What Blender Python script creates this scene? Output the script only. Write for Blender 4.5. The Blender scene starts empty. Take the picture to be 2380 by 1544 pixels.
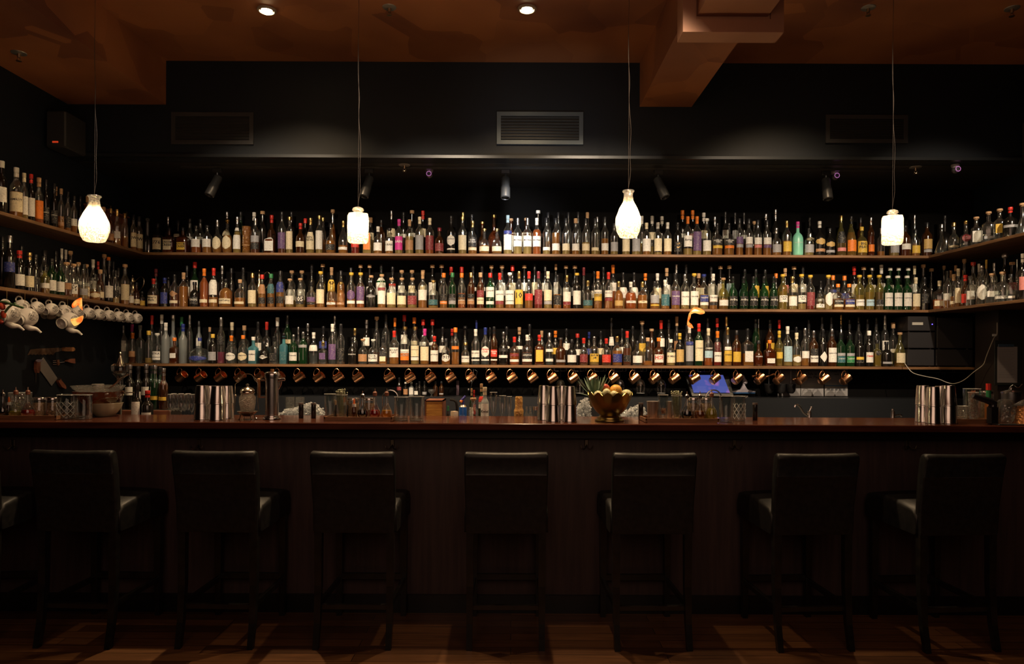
import bpy, math, random, re
from mathutils import Vector, Matrix
random.seed(7)
S = bpy.context.scene
COL = S.collection
# ---------------------------------------------------------------- camera, world, exposure
F = 1600.0; CX = 1190.0; CY = 832.0; H0 = 1.43; ROLL = -0.0044
RM = Matrix.Rotation(ROLL, 3, 'Y') @ Matrix.Rotation(math.pi/2, 3, 'X')
cam = bpy.data.cameras.new('camera'); camo = bpy.data.objects.new('camera', cam); COL.objects.link(camo)
cam.sensor_width = 36; cam.lens = 36*F/2380; cam.shift_y = (CY-772)/2380; cam.clip_start = .05
M4 = RM.to_4x4(); M4.translation = (0, 0, H0); camo.matrix_world = M4
S.camera = camo
w = bpy.data.worlds.new('night'); S.world = w; w.use_nodes = True
w.node_tree.nodes['Background'].inputs[0].default_value = (.6, .7, 1, 1)
w.node_tree.nodes['Background'].inputs[1].default_value = .0
S.view_settings.view_transform = 'Standard'; S.view_settings.look = 'None'
S.view_settings.exposure = 0.6; S.view_settings.gamma = 1
S.view_settings.use_curve_mapping = False
c = S.cycles
c.use_denoising = True; c.max_bounces = 7; c.diffuse_bounces = 3; c.glossy_bounces = 3
c.transmission_bounces = 4; c.transparent_max_bounces = 28
c.sample_clamp_indirect = 3; c.sample_clamp_direct = 0
c.caustics_reflective = False; c.caustics_refractive = False
try: c.use_light_tree = True
except Exception: pass
WARM = (1, .70, .40)
def area(name, loc, size, energy, color, rot=(0, 0, 0), spread=math.pi, sy=None):
    l = bpy.data.lights.new(name, 'AREA'); l.energy = energy; l.size = size; l.color = color; l.spread = spread
    if sy: l.shape = 'RECTANGLE'; l.size_y = sy
    o = bpy.data.objects.new(name, l); COL.objects.link(o); o.location = loc; o.rotation_euler = rot; return o
def spot(name, loc, target, energy, color, ang=80, blend=.6, r=.04):
    l = bpy.data.lights.new(name, 'SPOT'); l.energy = energy; l.color = color; l.spot_size = math.radians(ang); l.spot_blend = blend; l.shadow_soft_size = r
    o = bpy.data.objects.new(name, l); COL.objects.link(o); o.location = loc
    o.rotation_euler = (Vector(target)-Vector(loc)).to_track_quat('-Z', 'Y').to_euler(); return o
ZC = H0+2.203    # ceiling height
# downlights set in the ceiling over the aisle behind the counter (two in view) and over the stools (out of view)
for x, y, e in ((-1.557, 4.37, 150), (.095, 4.34, 150), (2.0, 4.34, 90)):
    spot('downlight_beam', (x, y, ZC-.03), (x, y+.25, 0), e, WARM, 118, .9, .035)
for k in range(6):
    x = -3.0+k*1.22
    spot('shelf_spot_beam', (x, 2.3, ZC-.05), (x*1.03, 5.8, 1.60), 240, (1, .80, .58), 40, .7, .045)  # unseen fill spots added to brighten the bottles, coned to pass under the bulkhead
spot('stool_downlight_beam', (.12, 3.60, ZC-.03), (.12, 3.3, 0), 45, (1, .66, .36), 125, .9, .04)
spot('track_beam', (0, 5.0, H0+1.29), (.02, 5.95, H0+1.0), 22, (.95, .97, 1), 70, 1, .03)
spot('vent_beam', (.15, 4.3, H0+.9), (.2, 5.13, H0+1.50), 9, (.75, .88, 1), 75, 1, .05)  # unseen lamp added in mid-air to make the glow low on the bulkhead
area('room_glow', (0, .3, ZC-.5), 3.5, 26, (1, .62, .42), rot=(math.radians(62), 0, 0))  # unseen soft fill added as room bounce on the collar and counter front

# ---------------------------------------------------------------- helpers
def U(px, py, Y):
    d = RM @ Vector(((px-CX)/F, -(py-CY)/F, -1)); t = Y/d.y
    return Vector((d.x*t, Y, H0+d.z*t))
def UX(px, py, X):       # point on a plane of constant x
    d = RM @ Vector(((px-CX)/F, -(py-CY)/F, -1)); t = X/d.x
    return Vector((X, d.y*t, H0+d.z*t))
MATS = {}
def nmat(key):
    m = bpy.data.materials.new(key); m.use_nodes = True; MATS[key] = m
    return m, m.node_tree.nodes, m.node_tree.links, m.node_tree.nodes['Principled BSDF']
def P(key, col, rough=.5, metal=0, spec=.5, coat=0, emit=None, es=0):
    if key in MATS: return MATS[key]
    m, N, L, b = nmat(key)
    b.inputs['Base Color'].default_value = (*col, 1); b.inputs['Roughness'].default_value = rough
    b.inputs['Metallic'].default_value = metal; b.inputs['Specular IOR Level'].default_value = spec
    b.inputs['Coat Weight'].default_value = coat
    if emit: b.inputs['Emission Color'].default_value = (*emit, 1); b.inputs['Emission Strength'].default_value = es
    return m
def noisy(key, c1, c2, scale=(1, 1, 1), ns=6, rough=.5, metal=0, bump=0, detail=4, spec=.5, contrast=(.35, .65)):
    if key in MATS: return MATS[key]
    m, N, L, b = nmat(key)
    tc = N.new('ShaderNodeTexCoord'); mp = N.new('ShaderNodeMapping'); mp.inputs['Scale'].default_value = scale
    no = N.new('ShaderNodeTexNoise'); no.inputs['Scale'].default_value = ns; no.inputs['Detail'].default_value = detail
    cr = N.new('ShaderNodeValToRGB'); cr.color_ramp.elements[0].position, cr.color_ramp.elements[1].position = contrast
    cr.color_ramp.elements[0].color = (*c1, 1); cr.color_ramp.elements[1].color = (*c2, 1)
    L.new(tc.outputs['Object'], mp.inputs[0]); L.new(mp.outputs[0], no.inputs['Vector']); L.new(no.outputs['Fac'], cr.inputs[0]); L.new(cr.outputs[0], b.inputs['Base Color'])
    b.inputs['Roughness'].default_value = rough; b.inputs['Metallic'].default_value = metal; b.inputs['Specular IOR Level'].default_value = spec
    if bump:
        bu = N.new('ShaderNodeBump'); bu.inputs['Strength'].default_value = bump; bu.inputs['Distance'].default_value = .01
        L.new(no.outputs['Fac'], bu.inputs['Height']); L.new(bu.outputs[0], b.inputs['Normal'])
    return m
def glass(key, tint, refl=.9, rough=.03, body=0, bumps=0):
    """clear thin-walled glass: tinted see-through with fresnel reflection; body adds cloudy scattering"""
    if key in MATS: return MATS[key]
    m, N, L, b = nmat(key); N.remove(b); out = N['Material Output']
    tr = N.new('ShaderNodeBsdfTransparent'); tr.inputs[0].default_value = (*tint, 1)
    gl = N.new('ShaderNodeBsdfGlossy'); gl.inputs['Roughness'].default_value = rough; gl.inputs[0].default_value = (refl, refl, refl, 1)
    lw = N.new('ShaderNodeLayerWeight'); lw.inputs[0].default_value = .35
    mr = N.new('ShaderNodeMapRange'); mr.inputs['To Min'].default_value = .09; mr.inputs['To Max'].default_value = .75
    mx = N.new('ShaderNodeMixShader'); L.new(lw.outputs['Facing'], mr.inputs[0]); L.new(mr.outputs[0], mx.inputs[0])
    L.new(tr.outputs[0], mx.inputs[1]); L.new(gl.outputs[0], mx.inputs[2]); last = mx
    if body:
        df = N.new('ShaderNodeBsdfTranslucent'); df.inputs[0].default_value = (*[min(1, t*1.0) for t in tint], 1)
        d2 = N.new('ShaderNodeBsdfDiffuse'); d2.inputs[0].default_value = df.inputs[0].default_value
        m2 = N.new('ShaderNodeMixShader'); m2.inputs[0].default_value = .5; L.new(df.outputs[0], m2.inputs[1]); L.new(d2.outputs[0], m2.inputs[2])
        m3 = N.new('ShaderNodeMixShader'); m3.inputs[0].default_value = body; L.new(mx.outputs[0], m3.inputs[1]); L.new(m2.outputs[0], m3.inputs[2]); last = m3
    if bumps:
        tc = N.new('ShaderNodeTexCoord'); vo = N.new('ShaderNodeTexVoronoi'); vo.inputs['Scale'].default_value = bumps
        bu = N.new('ShaderNodeBump'); bu.inputs['Strength'].default_value = 1; bu.inputs['Distance'].default_value = .006
        L.new(tc.outputs['Object'], vo.inputs['Vector']); L.new(vo.outputs['Distance'], bu.inputs['Height']); L.new(bu.outputs[0], gl.inputs['Normal']); L.new(bu.outputs[0], lw.inputs['Normal'])
    L.new(last.outputs[0], out.inputs[0]); return m
PAL = dict(w=(.82, .80, .74), c=(.80, .70, .48), k=(.012, .012, .014), r=(.62, .03, .02), o=(.85, .22, .02), y=(.72, .47, .06), b=(.02, .035, .22),
           g=(.03, .22, .08), t=(.03, .13, .16), p=(.12, .06, .18), n=(.40, .20, .09), v=(.36, .36, .38), d=(.55, .36, .12), m=(.65, .04, .30), l=(.40, .58, .68), s=(.22, .025, .035), a=(.05, .35, .45), j=(.65, .22, .20))
CN = dict(w='white', c='cream', k='black', r='red', o='orange', y='yellow', b='dark blue', g='green', t='teal', p='purple', n='brown', v='grey', d='gold', m='magenta', l='pale blue', s='maroon', a='turquoise', j='pink')
GL = dict(c=(.93, .95, .92), k=(.04, .035, .03), g=(.08, .30, .12), b=(.38, .14, .04), u=(.06, .12, .5), a=(.25, .70, .82), y=(.65, .60, .22), f=(.6, .66, .66), m=None)
GNM = dict(c='clear', k='black', g='green', b='brown', u='blue', a='turquoise', y='olive', f='frosted', m='mint green')
LQ = dict(a=(.80, .34, .05), o=(.85, .22, .02), d=(.30, .07, .015), y=(.82, .58, .18), r=(.55, .03, .01), w=(.85, .9, .93), g=(.1, .35, .08), b=(.1, .1, .4), p=(.6, .12, .25))
LN = dict(a='amber', o='orange-amber', d='dark brown', y='pale gold', r='red', w='clear', g='green', b='blue', p='pink')
def lab_mat(k):
    key = 'paper_'+CN[k].replace(' ', '_')
    if key in MATS: return MATS[key]
    m, N, L, b = nmat(key); b.inputs['Roughness'].default_value = .55
    tc = N.new('ShaderNodeTexCoord'); wv = N.new('ShaderNodeTexWave'); wv.bands_direction = 'Z'; wv.inputs['Scale'].default_value = 42; wv.wave_profile = 'SIN'
    no = N.new('ShaderNodeTexNoise'); no.inputs['Scale'].default_value = 95; no.inputs['Detail'].default_value = 1
    mm = N.new('ShaderNodeMath'); mm.operation = 'MULTIPLY'; cr = N.new('ShaderNodeValToRGB')
    c0 = PAL[k]; ink = [v*.42+.01 for v in c0] if sum(c0) > .9 else [min(1, v*.4+.38*f_) for v, f_ in zip(c0, (1, .85, .6))]
    cr.color_ramp.elements[0].position = .49; cr.color_ramp.elements[0].color = (*c0, 1); cr.color_ramp.elements[1].position = .60; cr.color_ramp.elements[1].color = (*ink, 1)
    L.new(tc.outputs['Object'], wv.inputs['Vector']); L.new(tc.outputs['Object'], no.inputs['Vector']); L.new(wv.outputs['Fac'], mm.inputs[0]); L.new(no.outputs['Fac'], mm.inputs[1])
    L.new(mm.outputs[0], cr.inputs[0]); L.new(cr.outputs[0], b.inputs['Base Color']); return m
def cap_mat(k):
    if k == 'v': return P('cap_silver', (.6, .6, .62), .3, 1)
    if k == 'd': return P('cap_gold', (.8, .55, .2), .32, 1)
    if k == 'n': return noisy('cap_cork', (.42, .24, .12), (.62, .40, .22), ns=150, rough=.8)
    return P('cap_'+CN[k].replace(' ', '_'), PAL[k], .32)
WOOD = noisy('shelf_wood', (.13, .062, .024), (.25, .125, .05), (1.2, 12, 12), 4, .5, bump=.1)
MAHOG = noisy('counter_wood', (.055, .017, .010), (.10, .032, .018), (1.0, 14, 14), 3, .16, bump=.03)
TRAY = noisy('tray_wood', (.16, .075, .035), (.27, .13, .065), (2, 20, 20), 5, .4)
WALLM = noisy('wall_paint', (.0036, .0060, .0100), (.0052, .0080, .0128), ns=2, rough=.6, spec=.3)
WALLB = noisy('wall_paint_rear', (.0030, .0027, .0027), (.0044, .0040, .0038), ns=2, rough=.8, spec=.06)
STEEL = P('steel', (.66, .63, .62), .2, 1); DSTEEL = P('dark_steel', (.25, .25, .26), .35, 1)
COPPER = P('copper', (.90, .44, .22), .24, 1); BRASS = P('brass', (.33, .24, .08), .28, 1)
BLACK = P('black_plastic', (.012, .012, .013), .35); LEATHER = noisy('black_leather', (.006, .006, .0065), (.012, .0115, .0115), ns=40, rough=.45, bump=.06, spec=.35)
LEGW = noisy('black_wood', (.006, .006, .006), (.014, .012, .010), (1, 1, 1), 20, .28)
CHINA = P('china', (.78, .74, .70), .12, coat=.4); CLEARG = glass('clear_glass', (.93, .95, .94)); CUTG = glass('cut_glass', (.86, .88, .86), .95, .03, .05, 130)
WHITEP = P('white_plastic', (.7, .7, .68), .4)

class B:
    def __init__(s): s.v = []; s.f = []
    def add(s, vs, fs, T=None):
        o = len(s.v); s.v += [tuple(T @ Vector(v)) if T else tuple(v) for v in vs]; s.f += [tuple(i+o for i in f) for f in fs]; return s
    def box(s, x0, x1, y0, y1, z0, z1, T=None):
        return s.add([(x0, y0, z0), (x1, y0, z0), (x1, y1, z0), (x0, y1, z0), (x0, y0, z1), (x1, y0, z1), (x1, y1, z1), (x0, y1, z1)],
                     [(0, 3, 2, 1), (4, 5, 6, 7), (0, 1, 5, 4), (1, 2, 6, 5), (2, 3, 7, 6), (3, 0, 4, 7)], T)
    def rbox(s, x0, x1, y0, y1, z0, z1, r=.01, T=None):   # box with chamfered edges all round
        pts = []
        for (z, i) in ((z0, r), (z0+r, 0), (z1-r, 0), (z1, r)):
            a, b_, c_, d = x0+i, x1-i, y0+i, y1-i; q = r if i == 0 else r*.6
            pts += [(a+q, c_, z), (b_-q, c_, z), (b_, c_+q, z), (b_, d-q, z), (b_-q, d, z), (a+q, d, z), (a, d-q, z), (a, c_+q, z)]
        fs = [tuple(range(7, -1, -1)), tuple(range(24, 32))]
        for k in range(3):
            for j in range(8): fs.append((k*8+j, k*8+(j+1) % 8, k*8+8+(j+1) % 8, k*8+8+j))
        return s.add(pts, fs, T)
    def lathe(s, prof, n=20, T=None, sq=0, cap0=True, cap1=True, lobe=None):
        vs = []; fs = []
        for (r, z) in prof:
            for k in range(n):
                a = 2*math.pi*k/n; rr = r
                if sq and r > sq: p = 5.0; rr = r/((abs(math.cos(a))**p+abs(math.sin(a))**p)**(1/p))
                if lobe: rr *= lobe(a)
                vs.append((rr*math.cos(a), rr*math.sin(a), z))
        for i in range(len(prof)-1):
            for k in range(n): fs.append((i*n+k, i*n+(k+1) % n, (i+1)*n+(k+1) % n, (i+1)*n+k))
        if cap0: fs.append(tuple(range(n-1, -1, -1)))
        if cap1: b_ = (len(prof)-1)*n; fs.append(tuple(range(b_, b_+n)))
        return s.add(vs, fs, T)
    def ball(s, c_, r, n=14, sz=1.0):
        m = max(5, n//2); prof = [(max(1e-4, r*math.sin(math.pi*i/m)), -r*sz*math.cos(math.pi*i/m)) for i in range(m+1)]
        return s.lathe(prof, n, Matrix.Translation(c_))
    def tube(s, pts, r, n=8, rs=None):
        pts = [Vector(p) for p in pts]; vs = []; fs = []; up = None
        for i, p in enumerate(pts):
            t = (pts[min(i+1, len(pts)-1)]-pts[max(i-1, 0)]).normalized()
            if up is None: up = t.orthogonal().normalized()
            else: up = (up-t*up.dot(t)).normalized()
            q = t.cross(up); ra = rs[i] if rs else r
            for k in range(n): a = 2*math.pi*k/n; vs.append(p+(up*math.cos(a)+q*math.sin(a))*ra)
        for i in range(len(pts)-1):
            for k in range(n): fs.append((i*n+k, i*n+(k+1) % n, (i+1)*n+(k+1) % n, (i+1)*n+k))
        fs += [tuple(range(n-1, -1, -1)), tuple(range((len(pts)-1)*n, len(pts)*n))]
        return s.add(vs, fs)
    def prism(s, poly, y0, y1, T=None):    # poly of (x, z), extruded along y
        n = len(poly); vs = [(x, y0, z) for x, z in poly]+[(x, y1, z) for x, z in poly]
        fs = [tuple(range(n)), tuple(range(2*n-1, n-1, -1))]+[((i+1) % n, i, n+i, n+(i+1) % n) for i in range(n)]
        return s.add(vs, fs, T)
    def build(s, name, mat, parent=None, smooth=True, ang=38):
        me = bpy.data.meshes.new(name); me.from_pydata(s.v, [], s.f); me.materials.append(mat)
        if smooth:
            me.polygons.foreach_set('use_smooth', [True]*len(me.polygons)); me.set_sharp_from_angle(angle=math.radians(ang))
        o = bpy.data.objects.new(name, me); COL.objects.link(o)
        if parent: o.parent = parent
        return o
def spline(pts, n=6):
    P_ = [Vector(p) for p in pts]; P_ = [2*P_[0]-P_[1]]+P_+[2*P_[-1]-P_[-2]]; out = []
    for i in range(1, len(P_)-2):
        for k in range(n):
            t = k/n; a, b_, c_, d = P_[i-1:i+3]
            out.append(.5*((2*b_)+(-a+c_)*t+(2*a-5*b_+4*c_-d)*t*t+(-a+3*b_-3*c_+d)*t**3))
    out.append(P_[-2]); return out
def thing(name, label, cat, loc=(0, 0, 0), rz=0, group=None):
    o = bpy.data.objects.new(name, None); COL.objects.link(o); o.location = loc; o.rotation_euler = (0, 0, rz); o.empty_display_size = .05
    return tag(o, label, cat, group)
def tag(o, label, cat, group=None, kind=None):
    if label: o['label'] = label
    if cat: o['category'] = cat
    if group: o['group'] = group
    if kind: o['kind'] = kind
    return o
def struct(o): o['kind'] = 'structure'; return o
def copy_tree(o, parent=None, loc=None, label=None):
    c_ = o.copy(); COL.objects.link(c_); c_.parent = parent
    if loc is not None: c_.location = loc
    if label: c_['label'] = label
    for ch in [x for x in o.children]: copy_tree(ch, c_)
    return c_
_T = {}
def text_mesh(s):
    if s not in _T:
        cu = bpy.data.curves.new('lettering', 'FONT'); cu.body = s; cu.align_x = 'CENTER'; cu.align_y = 'CENTER'; cu.resolution_u = 1; cu.space_line = .9; cu.offset = .022
        o = bpy.data.objects.new('lettering', cu); COL.objects.link(o); dg = bpy.context.evaluated_depsgraph_get(); dg.update()
        me = o.evaluated_get(dg).to_mesh(); vs = [tuple(v.co) for v in me.vertices]; fs = [tuple(p.vertices) for p in me.polygons]
        o.evaluated_get(dg).to_mesh_clear(); COL.objects.unlink(o); bpy.data.objects.remove(o); bpy.data.curves.remove(cu)
        xs = [v[0] for v in vs] or [0]; ys = [v[1] for v in vs] or [0]; cx_, cy_ = (min(xs)+max(xs))/2, (min(ys)+max(ys))/2
        _T[s] = ([(x-cx_, y-cy_) for x, y, *_ in vs], fs, max(xs)-min(xs), max(ys)-min(ys))
    return _T[s]
def letter(s, wmax, hmax, mat, parent, f, name='lettering', xs=1.0):
    """flat lettering mapped through f(x, z) -> point"""
    vs, fs, tw, th = text_mesh(s); k = min(wmax/tw, hmax/th); kx = min(wmax/tw, k*xs)
    b = B(); b.v = [tuple(f(x*kx, y*k)) for x, y in vs]; b.f = fs
    return b.build(name, mat, parent, smooth=False)
INKD = P('ink_dark', (.03, .02, .02), .6); INKW = P('ink_white', (.75, .73, .68), .5); INKR = P('ink_red', (.55, .04, .02), .5); INKG = P('ink_gold', (.7, .42, .12), .4)
# ---------------------------------------------------------------- room
XL, XR, YW, YB = -3.32, 4.0, 5.97, 5.13       # side walls, back wall, face of the bulkhead
ZR = H0+1.474                                   # ceiling of the shelf recess
ZS = H0+1.876                                   # underside of dropped soffit and beam
def bx(name, x0, x1, y0, y1, z0, z1, m, st=True, parent=None, r=0):
    b = B(); b.rbox(x0, x1, y0, y1, z0, z1, r) if r else b.box(x0, x1, y0, y1, z0, z1)
    o = b.build(name, m, parent, smooth=False)
    return struct(o) if st else o
def floor_mat():
    m, N, L, b = nmat('floor_boards'); tc = N.new('ShaderNodeTexCoord'); br = N.new('ShaderNodeTexBrick')
    br.inputs['Scale'].default_value = 1; br.inputs['Brick Width'].default_value = 1.5; br.inputs['Row Height'].default_value = .085; br.inputs['Mortar Size'].default_value = .0016
    br.inputs['Color1'].default_value = (.09, .036, .014, 1); br.inputs['Color2'].default_value = (.26, .115, .045, 1); br.inputs['Mortar'].default_value = (.015, .008, .005, 1)
    no = N.new('ShaderNodeTexNoise'); mp = N.new('ShaderNodeMapping'); mp.inputs['Scale'].default_value = (1.5, 22, 1); no.inputs['Scale'].default_value = 3; no.inputs['Detail'].default_value = 6
    mx = N.new('ShaderNodeMix'); mx.data_type = 'RGBA'; mx.blend_type = 'MULTIPLY'; mx.inputs[0].default_value = .8
    L.new(tc.outputs['Object'], br.inputs['Vector']); L.new(tc.outputs['Object'], mp.inputs[0]); L.new(mp.outputs[0], no.inputs['Vector'])
    L.new(br.outputs['Color'], mx.inputs[6]); L.new(no.outputs['Fac'], mx.inputs[7]); L.new(mx.outputs[2], b.inputs['Base Color']); b.inputs['Roughness'].default_value = .32
    return m
def ceil_mat():
    m, N, L, b = nmat('ceiling_paper'); tc = N.new('ShaderNodeTexCoord'); vo = N.new('ShaderNodeTexVoronoi'); vo.distance = 'MANHATTAN'; vo.inputs['Scale'].default_value = 1.9
    mp = N.new('ShaderNodeMapping'); mp.inputs['Rotation'].default_value = (.2, .3, .6)
    bw = N.new('ShaderNodeRGBToBW'); cr = N.new('ShaderNodeValToRGB'); no = N.new('ShaderNodeTexNoise'); no.inputs['Scale'].default_value = 1.3; ad = N.new('ShaderNodeMath'); ad.operation = 'MULTIPLY_ADD'; ad.inputs[1].default_value = .45
    L.new(tc.outputs['Object'], mp.inputs[0]); L.new(mp.outputs[0], vo.inputs['Vector']); L.new(vo.outputs['Color'], bw.inputs[0]); L.new(tc.outputs['Object'], no.inputs['Vector'])
    L.new(bw.outputs[0], ad.inputs[0]); L.new(no.outputs['Fac'], ad.inputs[2]); L.new(ad.outputs[0], cr.inputs[0])
    cr.color_ramp.elements[0].position = .42; cr.color_ramp.elements[0].color = (.11, .030, .013, 1); cr.color_ramp.elements[1].position = .95; cr.color_ramp.elements[1].color = (.34, .125, .045, 1)
    L.new(cr.outputs[0], b.inputs['Base Color']); b.inputs['Roughness'].default_value = .55; return m
CEILM = ceil_mat()
bx('floor', -5, 5.5, -1.5, YW+.1, -.1, 0, floor_mat())
bx('ceiling', -5, 5.5, -1.5, YB+.1, ZC, ZC+.1, CEILM)
bx('wall_back', XL-.1, XR+.1, YW, YW+.1, 0, ZR+.1, WALLB)
bx('wall_left', XL-.1, XL, 3.87, YW, 0, ZC, WALLM)
bx('wall_right', XR, XR+.1, 3.87, YW, 0, ZC, WALLM)
bx('wall_front', -5, 5.5, -1.6, -1.5, 0, ZC, WALLM)
bx('wall_side', -5.1, -5, -1.5, 4, 0, ZC, WALLM); bx('wall_side', 5.5, 5.6, -1.5, 4, 0, ZC, WALLM)
bx('wall_bulkhead', XL, XR, YB, YB+.1, H0+1.478, ZC, WALLM)
bx('ceiling_recess', XL, XR, YB+.1, YW, ZR, ZR+.08, P('recess_paint', (.010, .009, .009), .5))
bx('trim_ledge', XL, XR, YB-.035, YB, H0+1.478, H0+1.50, P('ledge_gloss', (.012, .014, .016), .3))
bx('beam_soffit', XL, -2.587, -1.5, YB, ZS, ZC, CEILM)
bx('beam_right', .943, 1.33, 3.81, YB, ZS, ZC, CEILM)
DUCT = noisy('beam_board', (.30, .135, .075), (.38, .18, .10), ns=2, rough=.5)
b = B(); b.box(.907, 1.448, 3.70, 3.81, H0+1.75, ZC); struct(b.build('beam_collar', DUCT, None, False))
bx('beam_near', .985, 1.365, -1.5, 3.70, H0+1.84, ZC, DUCT)
b = B()
for k in range(4):      # mitred boards on the face of the collar
    x0, x1, z0, z1, i = .907, 1.448, H0+1.75, H0+2.203, .07
    q = [[(x0, z0), (x1, z0), (x1-i, z0+i), (x0+i, z0+i)], [(x0, z0), (x0+i, z0+i), (x0+i, z1), (x0, z1)], [(x1, z0), (x1, z1), (x1-i, z1), (x1-i, z0+i)]]
    if k < 3: b.prism(q[k], 3.685, 3.70)
struct(b.build('beam_collar_board', DUCT, None, False))
bx('wall_pillar', 3.78, XR, 5.35, 5.62, 0, H0+.45, P('pillar_paint', (.03, .022, .018), .5))
# wide boards in the front of the bar counter
PANEL = noisy('counter_panel', (.038, .024, .024), (.058, .036, .035), (14, 1, 1), 3, .5)
t = thing('bar_counter', 'long dark mahogany bar counter with glossy top running across the room', 'bar counter', (0, 3.66, 0))
b = B(); b.rbox(-3.4, XR-.02, 0, .47, 1.043, 1.08, .004); b.build('counter_top', MAHOG, t, False)
b = B(); b.box(-3.4, XR-.02, .21, .27, .09, 1.043); b.build('front_panel', PANEL, t, False)
b = B(); b.box(-3.4, XR-.02, .19, .21, 0, .10); b.build('kickboard', P('kick_black', (.008, .008, .009), .3), t, False)
b = B(); b.box(-3.4, XR-.02, .15, .21, .985, 1.043); b.build('rail', P('rail_dark', (.006, .005, .005), .4), t, False)
b = B(); b.box(-3.4, XR-.02, .27, .45, 1.0, 1.043); b.build('top_support', BLACK, t, False)
HOOKM = P('hook_metal', (.2, .16, .12), .35, 1)
for px, where in ((30, 'by the bar end near the tulips'), (462, 'above the second full stool'), (912, 'beside the third full stool'), (1363, 'between the two middle stools'), (1707, 'above the sixth stool seat'), (2110, 'above the last stool seat')):
    p = U(px, 1034, 3.866); t = thing('coat_hook', 'small double coat hook on counter front, '+where, 'hook', p, group='coat hooks under the bar')
    b = B(); b.rbox(-.011, .011, -.004, 0, -.012, .03, .003); b.build('plate', HOOKM, t)
    for s in (-1, 1):
        b = B(); b.tube(spline([(0, -.004, 0), (s*.012, -.02, -.02), (s*.028, -.026, -.018), (s*.034, -.026, -.002)]), .003, 6); b.build('prong', HOOKM, t)
# service benches behind the counter and along the back wall
STS = P('bench_steel', (.10, .10, .105), .4, .6)
t = thing('service_bench', 'low steel service bench hidden just behind the bar counter', 'bench', (0, 4.14, 0))
b = B(); b.box(-2.4, 3.2, 0, .42, .97, 1.0); b.build('bench_top', STS, t, False)
b = B(); b.box(-2.4, 3.2, .02, .40, 0, .97); b.build('bench_body', BLACK, t, False)
t = thing('back_bench', 'dark back bench with tiled splashback along the rear wall', 'bench', (0, 5.35, 0))
b = B(); b.box(XL+.005, XR-.25, 0, .35, .86, .9); b.build('bench_top', STS, t, False)
b = B(); b.box(XL+.005, XR-.25, .03, .35, 0, .86); b.build('bench_body', BLACK, t, False)
b = B(); b.box(XL+.005, XR-.25, .35, .615, 0, H0-.325); b.build('splashback', P('splash_tile', (.008, .009, .011), .4), t, False)
ZLEDGE = H0-.325
# ---------------------------------------------------------------- shelves
def U2(px, py): return U(px, py, 5.7)
ZT = U2(1190, 590).z; ZM = U2(1190, 716.5).z; ZB = U2(1190, 849).z; TH = .022
XSL, XSR = -3.05, 3.445
t = thing('wall_shelf', 'topmost wooden bottle shelf, long board with arms along both side walls', 'shelf', (0, 0, 0), group='bottle shelves')
def boards(t, z, right=True, left=True, yr=4.1):
    b = B(); b.rbox(XL, XR-.02, 5.7, YW, z-TH, z, .002); b.build('long_board', WOOD, t, False)
    if left: b = B(); b.rbox(XL, XSL, 3.95, 5.7, z-TH, z, .002); b.build('side_board', noisy('side_wood', (.12, .06, .028), (.24, .125, .055), (12, 1.2, 12), 4, .55, bump=.1), t, False)
    if right: b = B(); b.rbox(XSR, XR, 3.95, 5.7, z-TH, z, .002); b.build('side_board', MATS['side_wood'], t, False)
boards(t, ZT)
t = thing('wall_shelf', 'middle wooden bottle shelf, mugs with spouts hanging under its knife-wall arm', 'shelf', (0, 0, 0), group='bottle shelves'); boards(t, ZM)
t = thing('wall_shelf', 'lowest wooden bottle shelf with copper mugs hanging under it', 'shelf', (0, 0, 0), group='bottle shelves')
b = B(); b.rbox(U2(268, 846).x, 3.93, 5.7, YW, ZB-TH, ZB, .002); b.build('long_board', WOOD, t, False)
# ---------------------------------------------------------------- air vents
VB = P('vent_black', (.004, .004, .004), .6)
def vent(x0, y0, x1, y1, fm, label):
    a = U(x0, y0, YB); d = U(x1, y1, YB); W = d.x-a.x; Hh = a.z-d.z
    t = thing('air_vent', label, 'vent', ((a.x+d.x)/2, YB, (a.z+d.z)/2), group='air vents in the bulkhead')
    fw = .03; b = B()
    for q in ((-W/2, W/2, Hh/2-fw, Hh/2), (-W/2, W/2, -Hh/2, -Hh/2+fw), (-W/2, -W/2+fw, -Hh/2+fw, Hh/2-fw), (W/2-fw, W/2, -Hh/2+fw, Hh/2-fw)): b.box(q[0], q[1], -.014, 0, q[2], q[3])
    b.build('frame', fm, t, False)
    b = B(); b.box(-W/2+fw, W/2-fw, -.003, 0, -Hh/2+fw, Hh/2-fw); b.build('backing', VB, t, False)
    b = B()
    for k in range(8):
        z = -Hh/2+fw+(Hh-2*fw)*(k+.5)/8; T = Matrix.Translation((0, -.008, z)) @ Matrix.Rotation(.15, 4, 'X'); b.box(-W/2+fw, W/2-fw, -.0035, .0035, -.0008, .0008, T)
    b.build('louvre', fm, t, False)
VG = P('vent_grey', (.085, .105, .115), .38, .25); VD = P('vent_dark', (.03, .03, .032), .4)
vent(1155, 261, 1355, 337, VG, 'grey framed air vent in the middle of the dark bulkhead')
vent(400, 262, 590, 337, VD, 'black air vent in the bulkhead beside the orange soffit')
vent(1918, 268, 2108, 334, VD, 'black air vent in the bulkhead behind the last lamp cord')
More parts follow.
